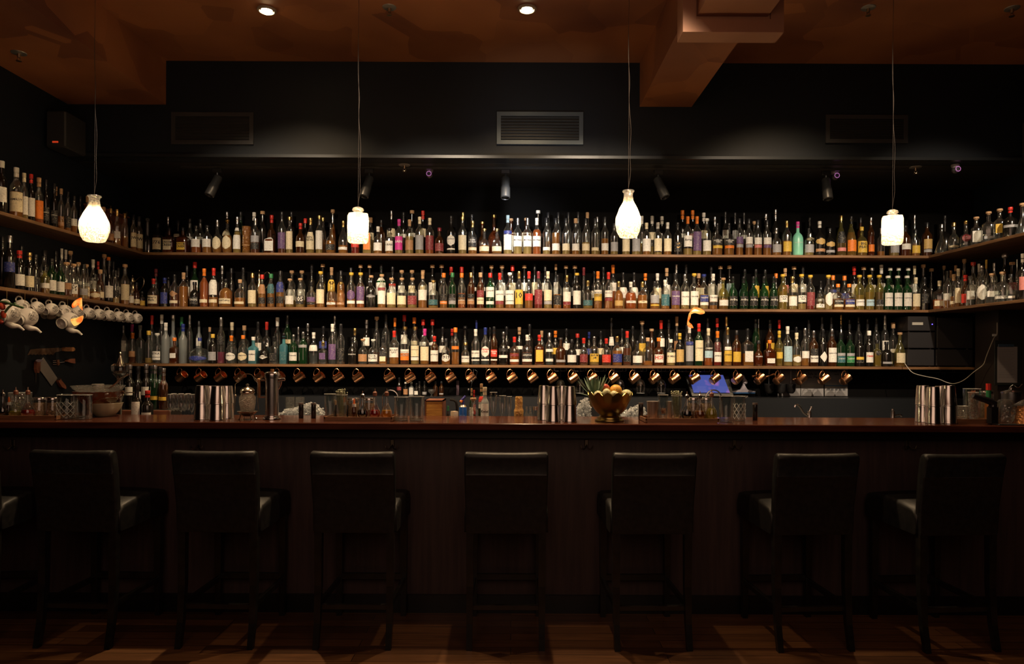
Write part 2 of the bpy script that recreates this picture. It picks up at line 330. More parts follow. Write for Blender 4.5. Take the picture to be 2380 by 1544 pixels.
# ---------------------------------------------------------------- track rails, spotlights, cameras, sprinklers
RAIL = P('rail_black', (.03, .028, .026), .3)
for yy, zz in ((5.0, 0), ):
    a = U(330, 392, 5.33); o = bx('lighting_track', U(420, 395, 5.33).x, U(2100, 400, 5.33).x, 5.32, 5.345, ZR-.015, ZR, RAIL, False)
    tag(o, 'thin black lighting track along the recess ceiling above the shelves', 'track')
for px, tilt, lb in ((505, .35, 'black track spotlight nearest the orange soffit'), (858, .25, 'black track spotlight just beyond the first square decanter lamp'), (1175, 0, 'black track spotlight hanging straight down below the grey vent'), (1530, -.35, 'black track spotlight tilted, beside the second round decanter lamp'), (1920, 0, 'black track spotlight beside a small camera, below the last vent')):
    p = U(px, 400, 5.33); t = thing('track_spotlight', lb, 'spotlight', (p.x, 5.33, ZR-.015), group='track spotlights above the shelves')
    b = B(); b.rbox(-.035, .035, -.015, .015, -.035, 0, .004); b.build('adapter', BLACK, t)
    b = B(); b.tube([(0, 0, -.035), (0, 0, -.075)], .008); b.build('bracket', BLACK, t)
    T = Matrix.Translation((0, 0, -.09)) @ Matrix.Rotation(tilt, 4, 'Y') @ Matrix.Rotation(-.25, 4, 'X')
    b = B(); b.lathe([(.026, .03), (.032, .022), (.033, -.05), (.037, -.056), (.037, -.14), (.031, -.145), (.028, -.13)][::-1], 20, T); b.build('lamp_head', P('spot_black', (.02, .02, .02), .38), t)
def dome(p, lb, ring=True):
    t = thing('dome_camera', lb, 'camera', p, group='small security cameras')
    b = B(); b.lathe([(.022, -.03), (.03, -.01), (.03, 0)], 16); b.build('mount', P('cam_grey', (.2, .18, .2), .4), t)
    T = Matrix.Translation((0, -.008, -.04)) @ Matrix.Rotation(math.pi/2, 4, 'X')
    b = B(); b.ball((0, 0, -.04), .028, 16); b.build('housing', P('cam_dark', (.05, .045, .05), .25), t)
    b = B()
    for k in range(12):
        a = k*math.pi/6; b.ball((.018*math.cos(a), -.034, -.04+.018*math.sin(a)), .0035, 6)
    b.build('infrared_ring', P('ir', (.3, .1, .3), .4, emit=(.55, .2, .5), es=.5), t)
dome((U(998, 398, 5.4).x, 5.4, ZR), 'small round camera with a purple ring beside the middle spotlight')
dome((U(1941, 403, 5.4).x, 5.4, ZR), 'small round camera with a purple ring beside the last spotlight')
dome((U(2220, 462, 5.2).x, 5.2, ZR), 'small camera with a purple ring above the side shelf')
def sprinkler(p, lb, m=None):
    t = thing('fire_sprinkler', lb, 'sprinkler', p, group='fire sprinklers'); m = m or P('sprink', (.45, .45, .43), .3, .8)
    b = B(); b.lathe([(.018, -.008), (.042, -.004), (.044, 0)], 20); b.build('escutcheon', m, t)
    b = B(); b.lathe([(.009, -.03), (.011, -.008)], 10); b.lathe([(.016, -.052), (.016, -.048)], 12); b.tube([(-.008, 0, -.03), (-.01, 0, -.04), (0, 0, -.05)], .002, 5); b.tube([(.008, 0, -.03), (.01, 0, -.04), (0, 0, -.05)], .002, 5)
    b.build('nozzle', P('sprink_brass', (.4, .3, .2), .3, 1), t)
sprinkler((U(905, 15, 4.33).x, 4.33, ZC), 'chrome fire sprinkler in the ceiling between the two glowing downlights')
p = U(44, 128, 1600*1.876/(CY-128)); sprinkler((p.x, p.y, ZS), 'white fire sprinkler under the orange dropped soffit')
sprinkler((U(2018, 12, 4.31).x, 4.31, ZC), 'dim sprinkler plate in the dark ceiling past the boxed beam')
sprinkler((U(2352, 16, 4.31).x, 4.31, ZC), 'dim fire sprinkler in the dark ceiling corner above the last vent')
p = U(940, 373, 5.27); sprinkler((p.x, 5.27, ZR), 'tiny fire sprinkler under the bulkhead, nearer the grey vent')
p = U(2128, 383, 5.27); sprinkler((p.x, 5.27, ZR), 'tiny fire sprinkler under the bulkhead past the last vent')
# downlights
for px, py, yy, lb in ((620, 25, 4.37, 'glowing downlight in the ceiling nearer the dropped soffit'), (1225, 20, 4.34, 'glowing downlight in the ceiling nearer the boxed beam')):
    p = U(px, py, yy); t = thing('ceiling_downlight', lb, 'downlight', (p.x, yy, ZC), group='ceiling downlights')
    b = B(); b.lathe([(.042, -.004), (.046, -.012), (.058, -.008), (.06, 0)], 28, cap0=False); b.build('bezel', P('bezel', (.3, .24, .18), .4), t)
    b = B(); b.ball((0, 0, -.008), .036, 18, .5); b.build('bulb', P('bulb_glow', (1, .8, .5), .5, emit=(1, .72, .38), es=26), t)
# speaker boxes on side walls
t = thing('wall_projector', 'grey box with red indicator hung on the knife wall near the soffit', 'projector', (XL+.02, 4.98, U(160, 312, 4.98).z))
p = U(165, 310, 4.98); b = B(); b.rbox(0, .14, -.12, .12, -.13, .13, .01); b.build('casing', P('box_grey', (.018, .018, .018), .6), t)
b = B(); b.box(.05, .09, -.124, -.12, -.10, -.088); b.build('indicator', P('red_led', (.4, .02, .01), .4, emit=(1, .08, .02), es=.25), t)
t = thing('wall_speaker', 'dark speaker box on the wall above the clear bottle shelf', 'speaker', (XR-.1, 5.0, U(2375, 320, 5.0).z))
b = B(); b.rbox(-.12, .1, -.12, .12, -.15, .15, .012); b.build('casing', P('spk', (.03, .028, .03), .5), t)
b = B(); b.box(-.124, -.12, -.09, .09, -.12, .12); b.build('grille', BLACK, t)
# ---------------------------------------------------------------- pendant lamps made from decanters
LG = glass('lamp_glass', (1, .97, .9), 1, .05, .20, 70)
def lampm(es): return P('filament_glow_%d' % es, (1, .85, .6), .5, emit=(1, .70, .36), es=es)
def pendant(px, ytop, ybot, wpx, kind, lb, power):
    Y = 3.95; k = Y/F; p = U(px, ybot, Y); Hh = (ybot-ytop)*k; R = wpx/2*k
    t = thing('pendant_lamp', lb, 'pendant lamp', (p.x, Y, p.z), group='decanter pendant lamps')
    if kind == 'round':
        prof = [(R*.62, 0), (R*.70, .004), (R*.88, Hh*.12), (R, Hh*.28), (R*.97, Hh*.42), (R*.72, Hh*.60), (R*.42, Hh*.76), (R*.34, Hh*.88), (R*.36, Hh*.95), (R*.46, Hh*.975), (R*.44, Hh)]
        b = B(); b.lathe(prof, 28, cap1=False); b.build('glass_shade', LG, t)
    else:
        R *= .96-.12*abs(p.x)/2.3
        prof = [(R*.8, 0), (R*.97, .008), (R, .02), (R, Hh*.70), (R*.9, Hh*.78), (R*.45, Hh*.82), (R*.42, Hh*.86), (R*.56, Hh*.89), (R*.5, Hh*.94), (R*.2, Hh*.985)]
        b = B(); b.lathe(prof, 28, Matrix.Rotation(-math.atan2(p.x, Y), 4, 'Z'), sq=R*.65, cap1=False); b.build('glass_shade', LG, t)
    b = B(); b.lathe([(.003, Hh*.30), (.026, Hh*.36), (.030, Hh*.48), (.018, Hh*.62), (.012, Hh*.7)], 16); b.build('bulb', lampm(80), t)
    b = B(); b.lathe([(.013, Hh*.68), (.014, Hh*.86)], 14); b.build('lamp_socket', BRASS, t)
    zt = ZC-p.z; pts = [(0, 0, Hh*.86), (0, 0, Hh*1.05), (.002, 0, Hh+(zt-Hh)*.4), (-.002, 0, Hh+(zt-Hh)*.7), (0, 0, zt)]
    b = B(); b.tube(pts, .0009, 5); b.build('steel_wire', P('wire_grey', (.06, .045, .035), .5), t)
    b = B(); z0 = Hh*1.05
    b.tube(spline([(0, 0, z0), (.012, 0, z0+.09), (.009, 0, z0+.2), (.013, 0, z0+.34), (.002, 0, z0+.5), (.005, 0, z0+.62), (-.004, 0, z0+.8), (.003, 0, zt)]), .001, 5); b.build('power_cord', MATS['wire_grey'], t)
    l = bpy.data.lights.new('pendant_light', 'POINT'); l.energy = power*.6; l.color = (1, .74, .45); l.shadow_soft_size = .03
    o = bpy.data.objects.new('pendant_light', l); COL.objects.link(o); o.location = (p.x, Y, p.z+Hh*.45)
pendant(219, 455, 562, 64, 'round', 'glowing round glass decanter lamp hanging nearest the teapot mugs', 165)
pendant(832, 480, 564, 53, 'square', 'glowing square glass decanter lamp hanging between the first two vents', 165)
pendant(1460, 443, 552, 60, 'round', 'glowing round glass decanter lamp hanging beside the orange boxed beam', 165)
pendant(2074, 486, 568, 54, 'square', 'glowing square glass decanter lamp hanging below the last black vent', 165)
# ---------------------------------------------------------------- bar stools
def stool():
    t = thing('bar_stool', '', 'bar stool', (0, 0, 0), group='black leather bar stools along the counter')
    # origin on the floor under the rear legs; y runs towards the counter
    W = .21; b = B(); n = 12; cols = []
    secs = [(-.035, .565, .0), (-.028, .56, 0), (-.026, .70, 0), (-.045, .85, 0), (-.072, .955, .001), (-.062, .968, .002), (-.040, .970, .002), (-.026, .960, .001), (-.002, .85, 0), (.022, .72, 0), (.026, .60, 0), (.022, .565, 0)]
    # back rest: rounded panel leaning to the rear, top edge dipping in the middle and corners rounded
    prof = [(-.018, .562), (-.026, .585), (-.028, .70), (-.046, .85), (-.050, .856), (-.047, .862), (-.066, .94), (-.068, .955), (-.058, .968), (-.040, .972), (-.022, .966), (-.012, .95), (.008, .85), (.026, .72), (.030, .60), (.024, .566)]
    xs = [-1, -.985, -.95, -.6, -.2, .2, .6, .95, .985, 1]; vs = []
    for i, u in enumerate(xs):
        ins = {0: .014, 1: .005, 8: .005, 9: .014}.get(i, 0); wd = .197
        for (y, z) in prof:
            cy, cz = -.018, .77; zz = z-(.006*(1-u*u) if z > .9 else 0)+(-ins if z > .9 else 0)
            yy = cy+(y-cy)*(1-ins*14) if ins else y; hw = wd+.008*min(1, max(0, (z-.56)/.3))
            vs.append((u*hw, yy-.010*(u*u)*(1 if z > .7 else .3), zz))
    m = len(prof); fs = []
    for i in range(len(xs)-1):
        for k in range(m): fs.append((i*m+k, (i+1)*m+k, (i+1)*m+(k+1) % m, i*m+(k+1) % m))
    fs += [tuple(range(m)), tuple(range((len(xs))*m-1, (len(xs)-1)*m-1, -1))]; b.add(vs, fs); b.build('backrest', LEATHER, t, ang=55)
    b = B(); b.tube([(-.196, -.0515, .855), (0, -.0495, .8535), (.196, -.0515, .855)], .0016, 6); b.build('back_seam', P('seam', (.03, .03, .03), .3), t)
    b = B(); prof = [(.0, .57), (.0, .66), (.03, .69), (.2, .71), (.36, .705), (.42, .69), (.435, .66), (.435, .58), (.43, .565), (.01, .562)]; vs = []; fs = []
    us = [-1, -.985, -.94, -.5, 0, .5, .94, .985, 1]
    for i, u in enumerate(us):
        ins = {0: .022, 1: .008, 7: .008, 8: .022}.get(i, 0)
        for (y, z) in prof: vs.append((u*.208, y, z-(ins if z > .64 else 0)+(.008*(1-u*u) if z > .69 else 0)))
    m = len(prof)
    for i in range(len(us)-1):
        for k in range(m): fs.append((i*m+k, i*m+(k+1) % m, (i+1)*m+(k+1) % m, (i+1)*m+k))
    fs += [tuple(range(m-1, -1, -1)), tuple(range((len(us)-1)*m, len(us)*m))]; b.add(vs, fs); s_ = b.build('seat', LEATHER, t, ang=55)
    b = B(); zq = .699
    b.tube(spline([(-.197, .02, .672), (-.197, .2, .694), (-.196, .40, .684), (-.17, .425, .682), (.17, .425, .682), (.196, .40, .684), (.197, .2, .694), (.197, .02, .672)]), .003, 6); b.build('piping', P('piping', (.03, .028, .026), .25), s_)
    for sx in (-1, 1):
        b = B(); b.lathe([(.0155, 0), (.017, .12), (.0195, .3), (.0215, .565)], 4, Matrix.Shear('XZ', 4, (0, .0)) @ Matrix.Rotation(math.pi/4, 4, 'Z'))
        b.v = [(x*1.25+sx*.178, y*1.25-.045*max(0, (.26-z)/.26)**1.6-.002, z) for x, y, z in b.v]; b.build('leg', LEGW, t, False)
        b = B(); b.lathe([(.0155, 0), (.017, .12), (.0195, .3), (.0215, .565)], 4, Matrix.Rotation(math.pi/4, 4, 'Z'))
        b.v = [(x*1.25+sx*.178, y*1.25+.40, z) for x, y, z in b.v]; b.build('leg', LEGW, t, False)
        b = B(); b.rbox(sx*.178-.009, sx*.178+.009, 0, .40, .185, .215, .002); b.build('stretcher', LEGW, t, False)
    b = B(); b.rbox(-.17, .17, -.012, .010, .18, .205, .002); b.build('stretcher', LEGW, t, False)
    b = B(); b.rbox(-.17, .17, .39, .41, .20, .235, .002); b.build('footrest', LEGW, t, False)
    return t
st0 = stool(); KS = 1508
pos = [(-105, 4, 'first black leather bar stool, cut off at the frame edge, seat showing'), (179, -2, 'black leather bar stool with worn seat corner, under the teapot mugs'), (505, -1, 'black leather bar stool under the shaker tins beside the wine glasses'),
       (822, -.5, 'black leather bar stool below the cruet tray beside the silver pot'), (1175, 0, 'black leather bar stool facing straight on below the flute glasses'), (1515, 1.5, 'black leather bar stool below the brass fruit bowl'),
       (1888, 3, 'black leather bar stool in front of the swing tap and posters'), (2225, 3.5, 'last black leather bar stool, below the tins near the clipboard')]
for i, (px, rz, lb) in enumerate(pos):
    p = U(px, KS, 3.40); q = st0 if i == 0 else copy_tree(st0)
    q.location = (p.x, 3.415, 0); q.rotation_euler = (0, 0, math.radians(rz)); q['label'] = lb
# ---------------------------------------------------------------- bottles
# per line: x top width row shape glass liquid label(s) cap text ; x, top and width in the units of the row header (origin x, origin y, scale)
ROWS = '''
@ T 280 450
335 300 90 R d c - - cb
463 370 118 F w k d3 c15 kc 1776
605 420 130 F q b a6 c15 kc KNOB|CREEK
590 290 70 R s k - - vs
775 420 140 F q b a7 y14 kc KNOB|CREEK
715 335 90 R q k - c56 kc KNOB
860 315 95 R s c a4 w45 kt
940 400 120 F s c o4 w25 kt
990 320 100 R s c a3 w45 kt
1075 395 115 F s c a3 w25 kt
1200 330 115 F g c a4 c15o vs
1320 230 125 R g k d5 c46o vs
1325 310 120 F g c a6 c15o db
1447 290 100 F t c y7 w15+w67 vs
1490 230 90 R s g - - ks
1655 235 90 R s k - - ws
1672 310 110 F s c d4 k13+v35 vs
1760 220 100 R s k - - nt
1873 270 110 R b b d6 - rs
1845 450 180 F q b d9 w17 - 
2000 230 100 F s c d3 p15 ks
2095 290 95 F s c y5 c16 dt
2118 230 90 R s k - - ks
@ T 660 450
205 370 112 F b b d4 c24 rs
265 310 80 R s k - - rc
330 305 105 F t c y6 c16 ds BEN|NEVIS
440 275 92 F s c y5 w16 dt
485 300 80 R s c a5 - dt
580 370 125 F g c a5 k13 kc
605 200 80 R t c a8 - nt
735 340 120 F t c a3 w12 ds
885 380 105 F s c r3 r24 ks
1035 330 110 F q c y6 o16 ws
1075 300 90 R s c y5 c46 nc
1165 410 112 F b c a4 w14 ws
1205 330 115 R s b d5 - ks
1305 430 102 F s c a2 w15 kt OBAN
1330 215 110 R w k d6 c46 vs
1425 320 102 F s c y6 m15 ms BAIN
1480 235 90 R s k - w45 ks
1555 325 106 F s c y6 n14 ns
1585 210 90 R s k - w45 nt
1680 290 108 F s c y6 v15 cs
1720 215 90 R s k - c46 rs
1805 305 108 F s c o6 s15 cs
1925 425 118 F b b d6 s14 sc
2070 280 108 F w k g5 w25o+w11 ks GLENGRANT
@ T 1000 450
400 290 108 F s c y5 c15 dt
405 235 90 R s k - - ds
515 260 90 R s k - - ks
525 340 112 F b c a4 k25+c12 ds GLEN|MORAY
645 350 108 R g b d5 - dt
670 435 132 F g c a4 c13 dt
790 265 160 R g b o9 - dt
825 435 130 F g c a3 c13 dt
960 270 108 F s c y4 w15+b56 ls
1000 310 200 R q b o9 c16 nt
1083 305 112 F s c y3 w25 vs Mortlach
1190 305 190 R q b o9 c16 nt
1205 305 112 F s c y3 w25 vs Mortlach
1320 305 108 F s c o8 w25 ws Mortlach
1335 210 90 R s k - w45 wt
1440 300 98 F s c y2 w12 kc
1460 235 80 R s c a4 - kc
1555 305 102 F s c a7 w13 kc
1585 235 80 R s c y3 - kc
1680 305 98 F s c y2 c13 kc
1710 235 80 R s c a2 - kc
1800 310 98 F s c a2 w13 nc
1830 230 80 R s c y2 - kc
1925 310 102 F s c y4 c13 kc
1945 235 80 R s c a3 - nc
2040 310 98 F s c y2 c12 kc
2068 290 80 R s c y2 - vc
@ T 1360 450
145 290 80 R s c a3 - kc
245 290 95 F s c a5 w13 kc
360 370 98 F s c y2 v14 kc
505 380 100 F s c y2 c15 ds
630 370 106 F s c y2 v15 ds
760 365 108 F s c a3 w15 cs
705 280 70 R s c y4 - ws
830 280 90 R s c y3 c46 ws
900 360 104 F s c y1 c15 ws
950 285 90 R s k - - ws
1020 360 102 F s c a5 c15 ws
1145 360 102 F s k - k14 ks S
1205 210 88 R s k - w45 os
1270 285 112 F s c y2 w25 os Arran
1330 210 90 R s k - j45 os
1385 285 112 F s c y2 p16 os
1468 240 90 R s k - c46 ws
1505 310 110 F s c y4 w14 wt
1605 290 90 R s k - - vs
1635 370 128 F b c a4 k35+y23 ks HIGHLAND|PARK
1735 230 80 R s k - w46 ks
1780 370 126 F b c a4 k35+o23 ks HIGHLAND|PARK
1855 240 80 R s k - v46 ks
1910 310 90 F s c a4 p35+v23 kc
1965 240 80 R s k - w45 ks
@ T 1720 450
50 250 78 R s k - v45 ks
110 315 92 F s c a4 w35+v23 kc
220 330 98 F s c a4 w35+j23 kc
175 345 70 R s c y3 - nt
335 330 104 F s c a5 w35+p23 kc
320 255 90 R s k - - vs
440 200 92 R s k - - vs
450 430 118 F b c a3 v14 vs
580 340 112 F s c a5 y14 ds
715 350 128 F b m - - ms BRUICHLADDICH
860 300 108 R s k - c45o ks
850 430 122 F b c y3 v14 ks
985 345 128 F b k - d35o+n12 ws
1110 430 118 F b k - d35o+v12 kc
1250 275 116 F t y d5 k36+j12 dc
1375 285 120 F t y a7 o14 ks
1505 415 126 F b y a6 y15 yc BIG|PEAT
1490 300 80 R s b - - kc
1620 300 80 F s b o6 o13 vs
1745 430 90 F s c a2 - vs
1905 420 118 F s c y3 v14 vs
2045 400 122 F s b a4 w24 ks
@ T 1980 450
775 270 72 R t c a4 - vs
785 450 108 F s c a2 y14 kc
930 360 116 F s b d4 d25+v12 kc
@ M 280 450
410 1055 148 F b c d5 c14 rs Maker's|Mark
440 935 80 R s k - - ss
548 1045 95 F s k - b15 bs
595 1030 88 R d c - - kb
670 1005 112 F s c d5 n35d+c12 ks
782 980 108 F s c a7 - ns
825 895 85 R s k - w25 kc
922 850 110 R w g - w36 rc
918 1095 116 F b k - k14 kc STAGG
1037 930 105 F s c o9 c12 os
1155 925 110 F s c a3 w37+c12 rs
1260 895 90 R w k - - vs
1305 1055 160 F b c a8 c13 kb WHISTLEPIG
1375 925 80 R s k - - kc
1480 1065 140 F b c a4 c12 nc
1520 920 90 R s c - - ks
1635 990 108 F s c y5 c15 dc
1755 1005 92 F s c a6 k13+n47 rc
1865 995 92 F s c a6 k13+t47 gc
1980 960 102 F s c a6 k13+b47 kc
@ M 660 450
75 1055 112 F b c y3 w14 nt
98 955 100 R s c y4 w25 nt
203 1050 112 F b c y3 k14 nt 105
222 955 100 R s c y4 w25 nt
340 1090 112 F b c a3 p24+k12 ks
345 880 90 R w k - - ks
455 965 105 F s c a3 c15 yt
480 875 85 R s k - - nt
590 1090 122 F b c a3 w12 dt OLD|PULTENEY
590 915 95 R s c a7 y47 ns
705 1095 115 F b c a8 n12 dt OLD|PULTENEY
705 955 95 R s c a8 - kc
835 980 108 F s c a3 p25o+w12 yt
830 920 80 R s k - - kc
950 980 102 F s c o7 p26+w12 yt
948 885 80 R s k - - nt
1080 1015 122 F b k - v34o nt STRATHISLA
1060 885 80 R s k - w35 nt
1212 1000 105 F s c a4 w15+s56 nt
1205 880 132 R w g - w37 ks
1332 1045 118 F b c y2 c15 nt
1345 910 90 R s k - w36+r56 ks
1460 1045 118 F b c y2 c14 nt
1458 950 90 R s c y3 w46 nt
1590 1045 122 F b c y2 s14 nt
1585 950 90 R s c y3 c46 nt
1718 970 112 F s c a3 w25 ns
1720 950 80 R s c y3 c46 nt
1850 1075 126 F b c y1 t13 dt
1838 885 95 R s k - w36 nt
1978 985 98 F s c a3 o12+k24 oc Glenfiddich
1952 885 90 R s k - - nt
2085 980 98 F s g g7 v13+k24 gc Glenfiddich
2070 910 90 R s k - - rs
@ M 1000 450
390 985 98 F s c o5 n13+k24 oc Glenfiddich
390 910 90 R s c a4 - rc
505 980 95 F s b a4 n13+k24 dc Glenfiddich
530 890 90 R s k - w45 ks
622 980 95 F s b a5 c13+s35 nc Glenfiddich
640 890 90 R s k - w45 ks
742 985 108 F s g g5 w36+w12 rc GLENLIVET
758 890 80 R s c y3 w36 nt
860 985 112 F s c a3 w25+s12 rs GLENLIVET
888 890 88 R s c y3 w36 nt
985 980 116 F s c a2 w25+w12 wt GLENLIVET
1018 890 88 R s k - c46 rc
1100 965 105 F s c y6 y15 ds 10
1165 890 88 R s k - w46 nt
1222 965 105 F b c a3 r24 rs
1292 880 80 R s k - c36 kc
1340 965 103 F s c r6 s15 ss
1457 965 106 F s c y3 c25+v12 cs
1422 890 86 R s k - w46 kc
1575 1010 106 F s c a5 k14 ks
1555 875 60 R s c y3 w36 nc
1692 1015 103 F s c o4 w25+s12 ds
1680 895 80 R s k - w35 nt
1815 985 103 F s k - w15 yt
1790 895 90 R s k - v35 nt
1950 1080 126 F b c y2 t13 ds
1900 915 80 R d c - - ss
2075 965 102 F s c a3 w35+y24 os MACALLAN
2030 970 80 R s k - w35 ks
@ M 1360 450
290 975 102 F s c a3 w35+s23 rs MACALLAN
225 910 90 R s k - - ks
345 885 88 R s c o5 w46 os
110 965 90 R s c y3 c35 vs
415 1090 112 F b c a8 d13 ds
470 980 110 R b c y4 w36 ks
565 1095 135 F b c o7 w23 ws JURA
605 980 110 R b c y4 w36 ks
710 1095 122 F b c a6 c23 ds JURA
745 990 100 R b k - - os
860 1090 116 F b c a3 v25+y11 ks
895 990 100 R s c y4 c36 ws
990 1070 110 F s c a2 t15 ws
1010 925 90 R s k - w36 ns
1118 985 112 F s c a6 p15 ks TALISKER
1130 880 80 R s k - - vs
1235 1000 108 F s c y2 w15 vs TALISKER
1250 880 80 R s k - - ks
1350 990 106 F s c y2 w15 yt TALISKER
1405 990 130 R q b a8 c36 nc
1470 1000 112 F s c y5 b24+w12 bt TALISKER
1585 995 106 F s c a3 w24+k12 ws TALISKER
1560 905 85 R s k - w36 ks
1710 1045 122 F b y a4 w13 nt
1675 900 86 R s k - w36 nt
1830 1030 112 F b g - k14 ks Ardbeg
1785 895 86 R s k - l36 nt
1962 1030 108 F b g - k14 ks Ardbeg
1975 940 86 R s g - - ks
@ M 1720 450
165 1030 108 F b g - k14 ks Ardbeg
55 940 86 R s g - - ks
195 940 86 R s g - y36 ks
295 1030 108 F b g - k14 ks Ardbeg
310 945 86 R s g - y36 ks
415 1030 106 F b g - k14 ks Ardbeg
445 990 80 R s k - - oc
530 1000 112 F s y y6 w24 yt CAOL|ILA
558 925 86 R s k - j46 ns
648 1030 110 F s c y5 w14 ds
668 905 86 R s k - c46 nt
762 1000 108 F s c y2 w24 yt CAOL|ILA
778 905 80 R s k - w46 ks
870 1010 106 F s c r2 s15 yt
985 1205 112 F b c y3 w13 kc CL
1000 1085 100 R b c y4 w34 ks
1093 1010 106 F s c y5 w15o yt
1150 1015 96 R b c - b56+w35 oc
1212 1120 126 F b c a5 k24+c12 oc KILCHOMAN
1292 1020 110 R b c a5 b35 oc
1350 1120 128 F b c a5 b24+c12 oc KILCHOMAN
1478 1010 112 F s y y5 w13 yt LAGAVULIN
1412 905 86 R s k - w36 rs
1530 910 86 R s k - - nt
1603 1010 108 F s y y6 l13 yt LAGAVULIN
1632 920 86 R s k - w36 vt
1722 1010 98 F s y d6 k13+w11 yt
1748 885 88 R s k - w46 ws
1832 1020 108 F s g g7 w15 wt LAPHROAIG
1858 920 80 R s g - w46 wt
1950 1020 106 F s g g7 w15 wt LAPHROAIG
1962 920 80 R s g - w46 wt
2067 1020 106 F s g g7 w15 wt LAPHROAIG
2080 920 80 R s g - w46 wt
@ M 1980 450
790 1040 100 F s c a3 c15 cs
775 895 70 R s c a3 w46 cs
898 1040 108 F s k - k25 ks
885 880 80 R s c a4 - nt
985 1030 90 F s k - - ks
985 930 80 R s k - - nt
@ B 260 710
140 250 108 R s f - w36 vs
250 235 80 R s c - - ms
257 340 85 F t c d3 n24 os
350 245 108 F q c w5 - cc
457 315 88 F s c y2 - yc
497 125 80 R s c - - rs
562 345 112 F b c w3 w24+w12 wt REYKA
618 115 80 R s c - - ws
668 215 103 F s f w4 - ws
760 120 106 R g f - - vt
775 400 102 F q b a3 w24 oc
865 145 80 R s g - - gs
882 230 112 F s f w4 - bs
965 120 80 R s c - - vs
1072 400 245 F g c w4 b13o bc
1080 195 112 R s f - w46 kc
1212 270 90 R s c - - nc
1250 355 108 F s k - v14 yc
1352 150 102 F s c p3 k46 vs
1480 375 132 F b c w4 w14o os PLYMOUTH
1488 210 108 R b c - k45 cs
1625 370 122 F b c w3 c14o oc PLYMOUTH
1640 250 135 R b c - - nc
1752 390 118 F q a w5 w15 wc BOMBAY
1810 205 108 R s c - w35 ks
1885 450 122 F b k - w24d kc HENDRICK'S
1918 205 100 R q c - w45 rs 24
2010 385 116 F q c w4 k14 ks
2050 150 88 R s c - - ws
@ B 640 710
105 345 112 F q a w4 t14 ks
150 120 112 R s g - c45 ks
225 365 105 F s g g6 w14 vs Tanqueray
285 270 72 R s c - - vs
345 330 112 F s g g7 v56 vs
403 225 88 R s k - - vs
475 335 112 F b c w4 w46 ws
595 260 106 R s k - b46 ks
592 450 98 F q c w3 p25 ds
708 230 100 F s c w4 p15 ws
735 130 72 R s c - - vs
812 230 95 F s c w4 k14 ks
955 400 108 F b k - - ks BULLDOG
985 285 90 R s k - - ds
1085 415 116 F b c w4 n14 nt
1130 180 88 R s k - w46 vs
1212 420 126 F b c w3 w14 wt FOUR|PILLARS
1255 140 86 R s c d3 - nt
1335 400 112 F q c a3 c13+k35 ks
1370 110 106 R s c - - ks
1472 315 122 F s c a4 w25 rs MOUNT|GAY
1480 155 70 R s c - - os
1605 265 116 F s c d3 w24+o13 dt PLANTATION
1597 120 86 R s k - w46 rc
1730 265 108 F s c y2 c25+w12 dt PLANTATION
1720 150 88 R s k - c45 oc
1850 290 112 F s c a3 c15 ms
1830 175 86 R s k - w45 rc
1970 380 104 F s b d4 w15 rs MATUSALEM
1945 175 86 R s k - w45o rc
2070 270 85 R s k - w35 ks
@ B 1000 710
195 410 112 F b c a3 w14o kc 1919
270 290 70 R s k - - rs
312 275 98 F s c a4 o45 oc
432 250 92 R b k - - kb
437 460 106 F b c y3 w14 dc BACARDI
562 295 108 F s c w3 w24+w11 ws BACARDI
572 185 60 R s c - - bs
682 275 108 F s c w3 w25o+w11 bs Havana|Club
740 275 60 R s k - - ks
790 265 88 F s b d5 r24+w11 ks Havana|Club
905 330 118 F b k - w23+k45 vs
945 265 90 R s k - w45o ks
1042 390 122 F b c o5 w12+s34 rs
1103 270 92 R s k - w45 ns
1200 365 134 F b c d5 k24+w12 ws APPLETON
1230 235 100 R s k - - ks
1350 365 116 F q b o7 y15 rs
1380 315 80 R s c - - ns
1475 340 102 F s c w3 w12+w45 vc
1550 315 100 R s k - y35 os
1615 400 126 F b b d6 v12 vt
1685 290 90 R s k - w46 ks
1752 420 120 F b k - w14 kc
1822 350 96 R s k - w35 rc
1900 405 106 F b c d5 s14 rs
1965 330 70 R s k - b35 bs
2030 380 120 F b c y4 y14 vb RHUM|J.M
2110 320 90 R s k - c35 ks
@ B 1360 710
262 410 120 F b c d4 r14 rs
193 320 80 R s k - w35 ks
325 155 75 R t k - w46 ks
397 385 126 F b c a6 b14 ds
455 290 80 R s k - w35 ks
520 320 102 F b c d6 k13 rs
588 260 80 R s k - - ks
645 440 128 F b c w2 w14 kc
705 195 88 R s c y5 y35 nt
775 400 126 F b c a2 - nc
822 290 90 R s b d6 - nt
910 400 124 F b b o6 w14 oc HSE
940 185 90 R s c a3 w46 rs
1035 175 88 R b k - - ks
1060 420 112 F b c y3 c15 wc RUMBLE
1135 140 80 R s c - n35 ns
1172 345 102 F s k - d15 ys
1290 250 100 F s c w3 v15+b56 ws
1255 245 60 R s c - - ks
1408 225 108 F s g - c16 rs LUXARDO
1525 285 108 F s c o3 k45+l24 cs CAMPARI
1517 160 78 R s c - - ks
1635 160 80 R s k - s35 rs
1638 320 98 F s c r5 w14 os APEROL
1765 275 102 F t c a4 y14+w45 ds AVERNA
1750 140 82 R s c y3 - ds
1875 310 106 F s b a6 y14 kc
2010 290 140 F q c a4 w14 ks
2110 170 90 R s g - - ks
@ B 1720 710
228 435 120 F g b o6 - kc SOLERNO
230 170 118 R s y - - vs
365 430 126 F q b o6 w13 oc
370 180 108 R s b - y35 ks
485 315 104 F s y y6 y24 ys
485 180 70 R s k - - rs
588 260 112 F s c y2 l15 ws
700 340 108 F b c y4 w13o cs
695 270 80 R s c - - ks
